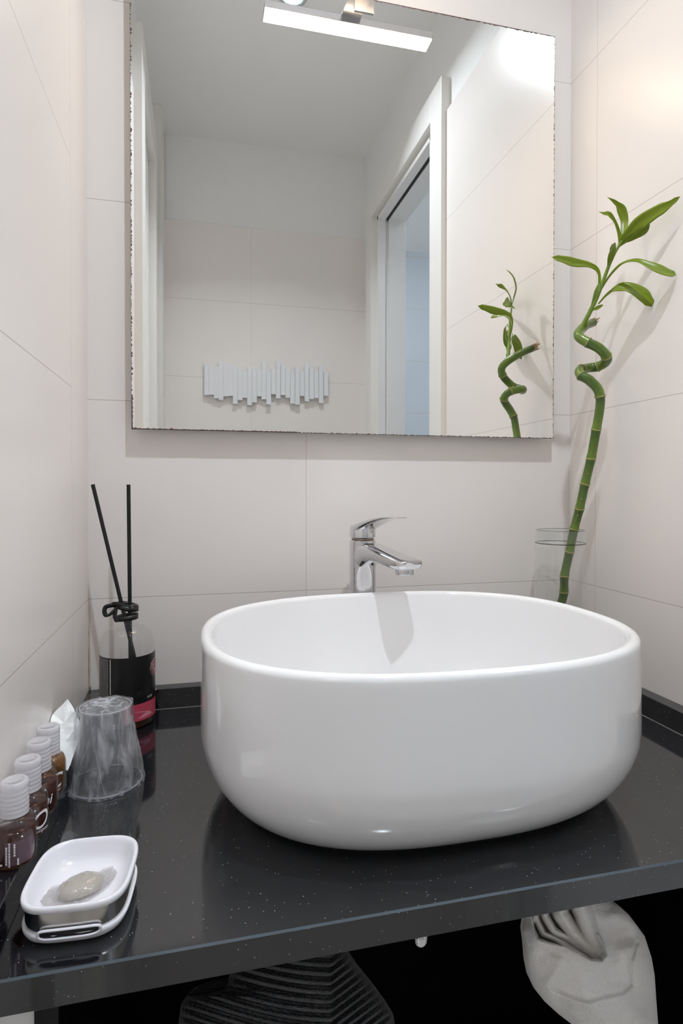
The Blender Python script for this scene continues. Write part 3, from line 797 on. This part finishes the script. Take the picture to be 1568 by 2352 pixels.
band(bm, RB+0.0005, AV+0.80, AV+1.1, lambda a: 0.0185+0.045*(a-AV-0.8), lambda a: 0.0192+0.046*(a-AV-0.8), 12)
link('petal_print', bm, M['pink_lt'], lab, True)
# small print: rows of tiny marks running up the label's edge
bm = bmesh.new()
for row in range(9):
    a = AV-1.34+row*0.070
    z = 0.038
    while z < 0.100:
        L = random.uniform(0.0006, 0.0022)
        band(bm, RB+0.0005, a, a+0.034, z, z+L, 1); z += L+0.0005
link('small_print', bm, M['ink_grey'], lab)
bm = bmesh.new(); z = 0.052
while z < 0.099:
    L = random.uniform(0.0010, 0.0016)
    band(bm, RB+0.0005, AV-0.66, AV-0.62, z, z+L, 1); z += L+0.0005
link('bold_print_line', bm, M['ink_white'], lab)
bm = wrap(text_bm('F A V', 0.0088), RB+0.0006, AV+0.36, 0.0475)
link('brand_lettering', bm, M['ink_dark'], lab)
bm = wrap(text_bm('ROSE', 0.0042), RB+0.0006, AV+0.75, 0.0410)
link('scent_lettering', bm, M['ink_white'], lab)
bm = bmesh.new()       # line-drawn rose emblem
ca, czz = AV+1.25, 0.080
for k, (rx, n_) in enumerate(((0.0115, 9), (0.0085, 7), (0.0055, 5), (0.003, 3))):
    loop = []
    for i in range(61):
        q = 2*PI*i/60; rr_ = rx*(1+0.10*abs(math.sin(n_*q/2+k)))
        aa = ca + rr_*math.cos(q)/RB; loop.append(((RB+0.0006)*math.cos(aa), (RB+0.0006)*math.sin(aa), czz+rr_*math.sin(q)*0.95))
    tube(bm, loop, 0.00032, 5, False)
for k in range(9):
    q = 2*PI*k/9; l = []
    for s in range(6):
        rr_ = 0.003+0.0085*s/5; q2 = q+0.5*s/5
        aa = ca+rr_*math.cos(q2)/RB; l.append(((RB+0.0006)*math.cos(aa), (RB+0.0006)*math.sin(aa), czz+rr_*math.sin(q2)))
    tube(bm, l, 0.0003, 5)
link('rose_emblem', bm, M['rose_ink'], lab, True)
# ribbon: two loops round the neck, a bow to the left
def ribbon_strip(bm, pts, w, wdir=(0, 0, 1)):
    pts = catmull(pts, 8); prev = None
    for i, p in enumerate(pts):
        wd = Vector(wdir) if not callable(wdir) else wdir(i/len(pts))
        wd = wd.normalized()*w/2
        v = (bm.verts.new(p-wd), bm.verts.new(p+wd))
        if prev: bm.faces.new((prev[0], v[0], v[1], prev[1]))
        prev = v
def ringpts(r, z, tilt, ph, n=13):
    return [Vector((r*math.cos(2*PI*i/(n-1)+ph), r*math.sin(2*PI*i/(n-1)+ph), z+tilt*math.cos(2*PI*i/(n-1)))) for i in range(n)]
bm = bmesh.new()
ribbon_strip(bm, ringpts(0.0152, 0.1660, 0.0035, 2.9), 0.0066)
ribbon_strip(bm, ringpts(0.0148, 0.1510, -0.0012, 2.9), 0.0068)
k0 = Vector((-0.0140, -0.0085, 0.1700))
def bow_w(s):
    a = PI*min(1, max(0, (s-0.15)/0.7))
    return Vector((-math.sin(a)*0.9, -0.25, math.cos(a)))
ribbon_strip(bm, [k0, k0+Vector((-0.007, -0.002, 0.0005)), k0+Vector((-0.0135, -0.003, -0.0015)), k0+Vector((-0.0150, -0.003, -0.008)), k0+Vector((-0.0125, -0.003, -0.0130)), k0+Vector((-0.007, -0.002, -0.0110)), k0+Vector((-0.001, 0.0, -0.006))], 0.0062, bow_w)
ribbon_strip(bm, [k0+Vector((0.001, 0.001, 0.001)), k0+Vector((-0.001, -0.001, -0.008)), k0+Vector((-0.0015, -0.002, -0.016)), k0+Vector((0.0015, -0.002, -0.0235))], 0.0062, (0.9, -0.3, 0.1))
ribbon_strip(bm, [k0+Vector((-0.006, -0.001, 0.0015)), k0+Vector((0.0, -0.003, 0.0025)), k0+Vector((0.008, -0.005, 0.000)), k0+Vector((0.020, -0.006, -0.0035))], 0.0068, (0.1, -0.3, 0.9))
o = link('ribbon', bm, M['ribbon'], t, True)
sm = o.modifiers.new('thickness', 'SOLIDIFY'); sm.thickness = 0.0005
for lb, top, bot in (('black reed leaning left, standing in the diffuser bottle', at(213, 1113, Y=-0.045), Vector((DX+0.010, DY-0.006, ZC+0.010))), ('upright black reed standing in the diffuser bottle', at(295, 1113, Y=-0.062), Vector((DX+0.0115, DY+0.006, ZC+0.010)))):
    neck = at(278 if 'left' in lb else 298, 1383, Y=DY)
    d = (neck-top).normalized(); bot = neck + d*0.145
    lim = Vector((DX, DY)); 
    bm = bmesh.new(); tube(bm, [top, neck, bot], 0.0027, 12)
    o = link('diffuser_reed', bm, M['rod'], None, True); tag(o, lb, 'reed')
    autosmooth(o, 40)

# ------------------------------------------------------------------ wrapped plastic cup, upside down
UX, UY = 0.0590, -0.2380
t = thing('plastic_cup', 'clear plastic cup standing upside down in crinkled film', 'cup', (UX, UY, ZC))
bm = bmesh.new(); HC = 0.0885
pr = [(0.0385, 0.0012), (0.0392, 0.0022), (0.0385, 0.0035), (0.0368, 0.0035)]
for i in range(20):
    z = 0.0035+0.065*i/19; rr_ = 0.0368-(0.0368-0.0275)*z/HC
    if 4 < i < 16: rr_ += 0.0003 if i % 2 else -0.0003
    pr.append((rr_, z))
pr += [(0.0272, 0.0725), (0.0262, 0.073), (0.0255, HC-0.003), (0.0240, HC-0.0005), (0.0225, HC-0.001), (0.0215, HC-0.005), (0.001, HC-0.006)]
lathe(bm, pr, 72, cap0=False)
link('cup', bm, M['cup'], t, True)
bm = bmesh.new(); rings = []
for i in range(34):
    s = i/33
    z = HC*1.02*min(1, s/0.8)+0.0005
    rr_ = 0.0405-(0.0405-0.0285)*min(1, s/0.8)
    if s > 0.8: rr_ = 0.0285*(1-(s-0.8)/0.2*0.97); z = HC*1.02+0.0015*math.sin((s-0.8)/0.2*PI)
    ring = []
    for k in range(96):
        a = 2*PI*k/96
        q = noise.noise(Vector((math.cos(a)*2.2, math.sin(a)*2.2, s*3)))*0.0016 + noise.noise(Vector((math.cos(a)*9, math.sin(a)*9, s*5+7)))*0.0011
        flare = 0.0025*max(0, 1-s/0.06)*(0.6+0.6*noise.noise(Vector((a*3, 1, 1))))
        fold = 0.0008*math.sin(a*7+s*5)*(1 if s < 0.8 else 0.2)
        R1 = max(0.0006, rr_+q+fold+flare)
        ring.append((R1*math.cos(a), R1*math.sin(a), max(0.0004, z+(q*0.8 if s > 0.75 else 0))))
    rings.append(ring)
loft(bm, rings)
link('film_wrap', bm, M['film'], t, True)
bm = bmesh.new()        # gathered creases of the film, milky to paint in its white highlights
for k in range(12):
    a = random.uniform(0, 2*PI); a1 = a+random.choice((-0.7, -0.3, -0.1, 0.1, 0.2, 0.5, 0.9)); z0 = random.uniform(0.004, 0.03); z1 = random.uniform(0.045, HC)
    l = []
    for s in range(9):
        q = s/8; z = z0+(z1-z0)*q; aa = a+(a1-a)*q; rr_ = 0.0408-(0.0408-0.0290)*z/HC+0.0003
        l.append((rr_*math.cos(aa), rr_*math.sin(aa), z))
    tube(bm, l, [0.00008+0.0002*math.sin(PI*s/8) for s in range(9)], 5)
for k in range(9):
    a = random.uniform(0, 2*PI); c_ = Vector((random.uniform(-0.008, 0.008), random.uniform(-0.008, 0.008), HC*1.03))
    l = [c_+Vector((math.cos(a), math.sin(a), 0))*0.016*(s/6-0.3)+Vector((0, 0, 0.0006*math.sin(s*2+k))) for s in range(7)]
    tube(bm, l, [0.0001+0.0004*math.sin(PI*s/6) for s in range(7)], 5)
rb_ = 0.0388
tube(bm, [(rb_*math.cos(2*PI*i/72), rb_*math.sin(2*PI*i/72), 0.0022) for i in range(73)], 0.0009, 8, False)  # whitish rim ring, its bright edge put into the colour
tube(bm, [(0.0272*math.cos(2*PI*i/72), 0.0272*math.sin(2*PI*i/72), HC-0.0005) for i in range(73)], 0.0006, 8, False)
for k in range(22):
    a = random.uniform(0, 2*PI); c_ = Vector((random.uniform(-0.014, 0.014), random.uniform(-0.014, 0.014), HC*1.035))
    l = [c_+Vector((math.cos(a), math.sin(a), 0))*0.007*(s/4-0.5)+Vector((0, 0, 0.0004*math.sin(s*2+k))) for s in range(5)]
    tube(bm, l, [0.0002+0.0006*math.sin(PI*s/4) for s in range(5)], 5)
link('film_crease_glint', bm, clear('film_crease_glint', (0.9, 0.9, 0.92), 1.5, haze=0.55, haze_col=(0.95, 0.95, 1.0), rough=0.1), t, True)

# ------------------------------------------------------------------ crumpled white paper behind the small bottles
bm = bmesh.new()
pp = {}
def pv(n, x, y, Y): pp[n] = bm.verts.new(at(x, y, Y=Y))
pv('tip', 156, 1605, -.222); pv('r1', 171, 1630, -.232); pv('r2', 184, 1660, -.236); pv('r3', 182, 1700, -.243); pv('b', 155, 1771, -.270)
pv('m1', 148, 1660, -.240); pv('m2', 150, 1705, -.252); pv('l1', 122, 1640, -.226); pv('l2', 97, 1648, -.232); pv('l3', 92, 1680, -.250); pv('l4', 110, 1745, -.272)
for f in (('tip', 'r1', 'm1'), ('r1', 'r2', 'm1'), ('r2', 'm2', 'm1'), ('r2', 'r3', 'm2'), ('r3', 'b', 'm2'), ('tip', 'm1', 'l1'), ('l1', 'm1', 'l2'), ('l2', 'm1', 'l3'), ('l3', 'm1', 'm2'), ('l3', 'm2', 'l4'), ('l4', 'm2', 'b')):
    bm.faces.new([pp[k] for k in f])
bmesh.ops.subdivide_edges(bm, edges=bm.edges, cuts=4, use_grid_fill=True)
for v in bm.verts:
    v.co.y += 0.0022*noise.noise(v.co*90); v.co.x += 0.0012*noise.noise(v.co*120+Vector((5, 5, 5)))
    v.co.x = max(v.co.x, 0.0012); v.co.z = max(v.co.z, ZS+0.0004)
o = link('paper_wrapper', bm, M['paper'], None, False)
sm = o.modifiers.new('thickness', 'SOLIDIFY'); sm.thickness = 0.0003
tag(o, 'crumpled white paper wrapper leaning on the wall behind the small bottles', 'paper')

# ------------------------------------------------------------------ four small toiletry bottles on the left upstand
def make_bottle(loc, gel):
    t = thing('toiletry_bottle', '', 'bottle', loc, 0, 'small toiletry bottles by the left wall')
    rb = 0.0163; hb = 0.0385
    bm = bmesh.new()
    pr = [(0.001, 0.001), (rb-0.002, 0.0), (rb, 0.0025), (rb, 0.027)]
    for k in range(1, 8):
        a = k/8*PI/2; pr.append((0.0095+(rb-0.0095)*math.cos(a), 0.027+(hb-0.027)*math.sin(a)))
    pr += [(0.0093, hb), (0.0093, hb+0.003)]
    lathe(bm, pr, 48, cap1=False)
    link('bottle_body', bm, M['pet'], t, True)
    bm = bmesh.new()
    lvl = 0.0275 if gel == 'amber_dark' else 0.036
    pr2 = [(max(0.0008, r_-0.0007), z_+0.0006) for r_, z_ in pr if z_ < lvl]
    pr2.append((0.0008, pr2[-1][1]+0.0002))
    lathe(bm, pr2, 48)
    for f in bm.faces:
        if f.calc_center_median().z < 0.0052: f.material_index = 1  # orange band at the base: refracted light put into the gel colour
    link('gel', bm, [M[gel], M['amber_base_glow']], t, True)
    bm = bmesh.new(); rc = 0.0108; z = hb+0.0005
    pr = [(rc-0.0015, z-0.001), (rc, z)]
    for k in range(6):
        pr += [(rc, z+0.0012), (rc-0.0007, z+0.0020), (rc-0.0007, z+0.0024), (rc, z+0.0032)]; z += 0.0036
    pr += [(rc, z+0.004), (rc-0.0015, z+0.0055), (rc-0.0035, z+0.0055), (rc-0.0038, z+0.0048), (0.001, z+0.0048)]
    lathe(bm, pr, 48)
    link('screw_cap', bm, M['cap'], t, True)
    return t
def printed(t, kind):
    r_ = 0.01645
    av = math.atan2(CY-t.location.y, CX-t.location.x)
    if kind == 'back':
        bm = bmesh.new(); band(bm, r_, av-0.45, av+0.85, 0.0045, 0.0235, 20)
        lb = link('back_label', bm, M['back_label'], t, True)
        bm = bmesh.new()
        for row, (a, z0, z1) in enumerate(((av-0.40, 0.006, 0.020), (av-0.27, 0.004, 0.022), (av-0.05, 0.012, 0.021), (av-1.15, 0.005, 0.018), (av+0.10, 0.0045, 0.010))):
            z = z0
            while z < z1:
                L = random.uniform(0.0006, 0.0016); band(bm, r_+0.0002, a, a+0.075, z, z+L, 1); z += L+0.0004
        for a, z in ((av-0.75, 0.0180), (av-0.72, 0.0155), (av-0.74, 0.0135), (av-0.68, 0.0050), (av-0.60, 0.0052)):
            band(bm, r_+0.0002, a-0.05, a+0.05, z, z+0.0015, 2)
        link('small_print', bm, M['ink_white'], t)
    else:
        big, small, a0 = kind
        bm = wrap(text_bm(big, 0.021 if len(big) == 1 else 0.012, shear=0.25, bold=0.0002), r_+0.0002, av+a0, 0.0085 if len(big) == 1 else 0.011)
        link('brand_lettering', bm, M['ink_white'], t)
        if small:
            bm = wrap(text_bm(small, 0.0048, shear=0.2), r_+0.0002, av+a0-0.02, 0.0050)
            link('name_lettering', bm, M['ink_white'], t)
BT = [(0.0160, -0.4205, 'amber_dark', 'back', 'nearest of four small toiletry bottles, its gel below a clear shoulder'),
      (0.0158, -0.3815, 'amber_dark', ('O', 'Shampoo', 0.05), 'dark brown toiletry bottle second from the front, white O lettering'),
      (0.0156, -0.3440, 'amber_dark', ('hi', 'gel', 0.15), 'dark brown toiletry bottle third from the front, partly hidden lettering'),
      (0.0154, -0.3085, 'amber_gold', ('C', 'shower', -0.15), 'golden brown toiletry bottle furthest back beside the crumpled paper')]
protos = {}
for x, y, gel, kind, lb in BT:
    if gel not in protos:
        b = make_bottle((x, y, ZS), gel); protos[gel] = b; parts0 = list(b.children)
        protos[gel+'_parts'] = parts0
    else:
        src = protos[gel]; b = src.copy(); COL.objects.link(b); b.location = (x, y, ZS)
        for ch in protos[gel+'_parts']:
            c = ch.copy(); COL.objects.link(c); c.parent = b
    b['label'] = lb
    printed(b, kind)

# ------------------------------------------------------------------ soap dish
SX, SY = 0.0722, -0.4440
t = thing('soap_dish', 'white plastic soap dish with a steel band and front slot', 'soap dish', (SX, SY, ZC), math.radians(-4))
t.scale = (1, 1, 0.80)
def rr2(hx, hy, z, e=3.6, n=72):
    out = []
    for i in range(n):
        a = 2*PI*i/n; c, s = math.cos(a), math.sin(a)
        out.append((hx*math.copysign(abs(c)**(2/e), c), hy*math.copysign(abs(s)**(2/e), s), z))
    return out
hx, hy = 0.0395, 0.0440
bm = bmesh.new()
loft(bm, [rr2(hx-0.010, hy-0.010, 0.0), rr2(hx-0.006, hy-0.006, 0.0006), rr2(hx-0.003, hy-0.003, 0.004), rr2(hx-0.0012, hy-0.0012, 0.0085), rr2(hx-0.0008, hy-0.0008, 0.0125), rr2(hx-0.0022, hy-0.0022, 0.0130), rr2(hx-0.0035, hy-0.0035, 0.011)], True, True, True)
link('base_tray', bm, M['plastic'], t, True)
bm = bmesh.new()
loft(bm, [rr2(hx-0.0025, hy-0.0025, 0.009), rr2(hx-0.0025, hy-0.0025, 0.0325)], True, False, False)
link('steel_band', bm, M['steel'], t, True)
bm = bmesh.new()
loft(bm, [rr2(hx-0.0028, hy-0.0028, 0.031), rr2(hx-0.0005, hy-0.0005, 0.0322), rr2(hx, hy, 0.0345), rr2(hx, hy, 0.0365), rr2(hx-0.0006, hy-0.0006, 0.0380), rr2(hx-0.0018, hy-0.0018, 0.0385), rr2(hx-0.0030, hy-0.0030, 0.0378), rr2(hx-0.0045, hy-0.0045, 0.0345), rr2(hx-0.0075, hy-0.0075, 0.0255), rr2(hx-0.0110, hy-0.0110, 0.0195), rr2(hx-0.0165, hy-0.0165, 0.0175), rr2(0.004, 0.006, 0.0172)], True, False, True)
link('top_bowl', bm, M['plastic'], t, True)
# slot frame on the front of the base
def front_pt(x, z, off):
    e = 3.6; q = min(1, abs(x)/(hx-0.001)); yy = -(hy-0.001)*(1-q**e)**(1/e)
    return Vector((x, yy-off, z))
bm = bmesh.new()
loop = []
for i in range(41):
    a = 2*PI*i/40; c, s = math.cos(a), math.sin(a)
    loop.append(front_pt(0.001+0.0215*math.copysign(abs(c)**0.35, c), 0.0135+0.0040*math.copysign(abs(s)**0.7, s), 0.0004))
tube(bm, loop, 0.0012, 8, False)
link('slot_frame', bm, M['plastic'], t, True)
bm = bmesh.new(); f_ = [bm.verts.new(front_pt(0.001+0.0205*math.copysign(abs(math.cos(2*PI*i/40))**0.35, math.cos(2*PI*i/40)), 0.0135+0.0030*math.copysign(abs(math.sin(2*PI*i/40))**0.7, math.sin(2*PI*i/40)), 0.0007)) for i in range(40)]
bm.faces.new(f_)
link('slot', bm, M['dark_slot'], t)
# wrapped soap
t = thing('soap_bar', 'cream soap in a crinkled clear sachet lying in the soap dish', 'soap', (SX-0.001, SY-0.003, ZC+0.0146), math.radians(22))
bm = bmesh.new()
loft(bm, [rr2(0.012, 0.0085, 0.0002, 2.4), rr2(0.0155, 0.0115, 0.002, 2.4), rr2(0.0160, 0.0120, 0.0045, 2.4), rr2(0.0145, 0.0105, 0.0070, 2.4), rr2(0.010, 0.007, 0.0078, 2.4)], True, True, True)
link('soap', bm, M['soap'], t, True)
bm = bmesh.new(); G = 26
vs = [[None]*(G+1) for _ in range(G+1)]
for i in range(G+1):
    for j in range(G+1):
        u, v = i/G*2-1, j/G*2-1
        x, y = u*(0.029-0.006*abs(v))+v*0.004, v*(0.017-0.005*abs(u))+0.004*u*u
        d_ = max(0, 1-(x/0.019)**2-(y/0.0145)**2)
        z = 0.0010+0.0082*d_**0.45+0.0012*noise.noise(Vector((x*260, y*260, 0)))*(1.2-d_*0.5) + 0.0012*max(0, abs(u)-0.7)*4*0.4
        vs[i][j] = bm.verts.new((x, y, max(0.0004, z+0.0016*d_**0.5)))
for i in range(G):
    for j in range(G): bm.faces.new((vs[i][j], vs[i+1][j], vs[i+1][j+1], vs[i][j+1]))
link('sachet', bm, M['sachet'], t, True)

# ------------------------------------------------------------------ fabrics under the counter
def smooth(a, b, x):
    q = max(0.0, min(1.0, (x-a)/(b-a))); return q*q*(3-2*q)
def seg_dist(p, pts):
    best = 1e9; bs = 0; tot = 0
    for k in range(len(pts)-1):
        a, b = Vector(pts[k]), Vector(pts[k+1]); ab = b-a
        q = max(0, min(1, (p-a).dot(ab)/ab.length_squared)); d = (a+ab*q-p).length
        if d < best: best = d; bs = tot+q; 
        tot += 1
    return best, bs/(len(pts)-1)
def interp(tab, y):
    if y <= tab[0][0]: return tab[0][1]
    for (a, u), (b, v) in zip(tab[:-1], tab[1:]):
        if a <= y <= b: return u+(v-u)*(y-a)/(b-a)
    return tab[-1][1]
def blob(name, m, left, right, y0, y1, Y0, depth, relief, nu=150, nv=190):
    """a hanging fabric bundle: silhouette given in the plane Y0, real bulge of the given depth in front and behind"""
    bm = bmesh.new(); rows_f = []; rows_b = []
    for j in range(nv+1):
        py = y0+(y1-y0)*j/nv
        l, r_ = interp(left, py), interp(right, py)
        rf, rb_ = [], []
        for i in range(nu+1):
            u = -math.cos(PI*i/nu)
            px = (l+r_)/2+(r_-l)/2*u
            k = math.sqrt(max(0, 1-u*u))
            end = min(1, (j+3)/12)
            P = at(px, py, Y=Y0)
            rel = relief(px, py)*min(1, k*1.6)
            rf.append(bm.verts.new(at(px, py, Y=Y0-depth*k-rel)))
            rb_.append(bm.verts.new(P+Vector((0, depth*k*0.8+0.0005, 0))))
        rows_f.append(rf); rows_b.append(rb_)
    for R_ in (rows_f, rows_b):
        for j in range(nv):
            for i in range(nu): bm.faces.new((R_[j][i], R_[j][i+1], R_[j+1][i+1], R_[j+1][i]))
    for j in range(nv):
        bm.faces.new((rows_f[j][0], rows_b[j][0], rows_b[j+1][0], rows_f[j+1][0]))
        bm.faces.new((rows_f[j][nu], rows_b[j][nu], rows_b[j+1][nu], rows_f[j+1][nu]))
    for i in range(nu):
        bm.faces.new((rows_f[0][i], rows_f[0][i+1], rows_b[0][i+1], rows_b[0][i]))
        bm.faces.new((rows_f[nv][i], rows_f[nv][i+1], rows_b[nv][i+1], rows_b[nv][i]))
    bmesh.ops.remove_doubles(bm, verts=bm.verts, dist=0.00005)
    return link(name, bm, m, None, True)

lip = [(1228, 2070), (1221, 2100), (1222, 2130), (1234, 2158), (1262, 2168), (1295, 2175), (1325, 2190), (1355, 2208), (1382, 2211), (1395, 2195), (1390, 2170), (1378, 2148)]
poly = lip + [(1365, 2105), (1345, 2050), (1228, 2050)]
def inside(p, pg):
    c = False; n = len(pg); j = n-1
    for i in range(n):
        if (pg[i][1] > p[1]) != (pg[j][1] > p[1]) and p[0] < (pg[j][0]-pg[i][0])*(p[1]-pg[i][1])/(pg[j][1]-pg[i][1])+pg[i][0]: c = not c
        j = i
    return c
folds = [([(1233, 1990), (1231, 2110), (1247, 2144), (1290, 2163), (1330, 2186), (1362, 2203)], 8, 0.022),
         ([(1250, 1990), (1252, 2105), (1272, 2138), (1308, 2156), (1345, 2186)], 10, 0.026),
         ([(1280, 1990), (1288, 2100), (1318, 2145), (1350, 2176), (1372, 2197)], 20, 0.033),
         ([(1325, 1990), (1338, 2080), (1352, 2122), (1370, 2162), (1380, 2186)], 29, 0.038)]
def relief_towel(px, py):
    p = Vector((px, py)); h = 0.0
    ins = inside((px, py), poly)
    d, s = seg_dist(p, lip)
    if ins:
        h -= 0.028*smooth(0, 9, d)
        best = 0
        for pts, wd, ht in folds:
            dd, ss = seg_dist(p, pts)
            if dd < wd: best = max(best, ht*math.sqrt(1-(dd/wd)**2))
        h += best
    else:
        h += 0.003*max(0, 1-(d/16)**2) - 0.0018*math.exp(-((d-20)/5)**2)
        h += 0.0
        # dip where the hood folds back
        dx, dy = (px-1425)/60, (py-2145)/24
        h -= 0.014*math.exp(-(dx*dx+dy*dy))
        h += 0.006*math.exp(-(((px-1440)/60)**2+((py-2112)/20)**2))
        dd, ss = seg_dist(p, [(1265, 2270), (1310, 2290), (1350, 2302), (1385, 2290), (1430, 2280), (1450, 2262), (1448, 2210), (1462, 2165)])
        h -= 0.0042*math.exp(-(dd/4.0)**2); h += 0.003*math.exp(-(dd/22)**2)
        h += 0.006*noise.noise(Vector((px/60, py/60, 0))) + 0.0022*noise.noise(Vector((px/25, py/25, 4)))
    h += 0.00035*noise.noise(Vector((px/3, py/3, 1)))
    return h
Lt = [(2010, 1262), (2050, 1235), (2080, 1217), (2105, 1205), (2140, 1199), (2170, 1203), (2210, 1206), (2240, 1212), (2270, 1226), (2300, 1250), (2330, 1283), (2352, 1312), (2400, 1370), (2440, 1420)]
Rt = [(2010, 1350), (2050, 1372), (2065, 1393), (2080, 1420), (2100, 1443), (2125, 1462), (2131, 1466), (2150, 1480), (2200, 1496), (2240, 1503), (2300, 1507), (2352, 1511), (2440, 1514)]
o = blob('hanging_towel', M['towel'], Lt, Rt, 2010, 2440, -0.43, 0.034, relief_towel)
tag(o, 'cream fleece bundle hanging on the right below the counter', 'towel')

def relief_knit(px, py):
    u = (px-640)/170.0; 
    ph = (py + 0.45*(px-540)*(-1 if px < 700 else 0.0) - (0 if px < 700 else -0.45*(px-700)-72) )
    ph = py + 60*math.sin((px-470)/260.0*1.4)*-1 if px < 760 else py - 60*math.sin((760-470)/260.0*1.4) + 0.75*(px-760)
    h = 0.0045*abs(math.sin(ph*PI/21.0)) + 0.0008*abs(math.sin(px*PI/5.5))
    h += 0.006*noise.noise(Vector((px/90, py/90, 0)))
    return h
Lk = [(2120, 560), (2190, 535), (2230, 530), (2270, 520), (2284, 470), (2288, 432), (2310, 415), (2352, 410), (2400, 408)]
Rk = [(2120, 780), (2180, 795), (2220, 822), (2260, 855), (2300, 885), (2330, 903), (2352, 906), (2400, 908)]
o = blob('hanging_knit_cover', M['knit'], Lk, Rk, 2120, 2400, -0.42, 0.03, relief_knit, 170, 150)
tag(o, 'black ribbed knitted cloth hanging in the dark below the counter', 'cloth')
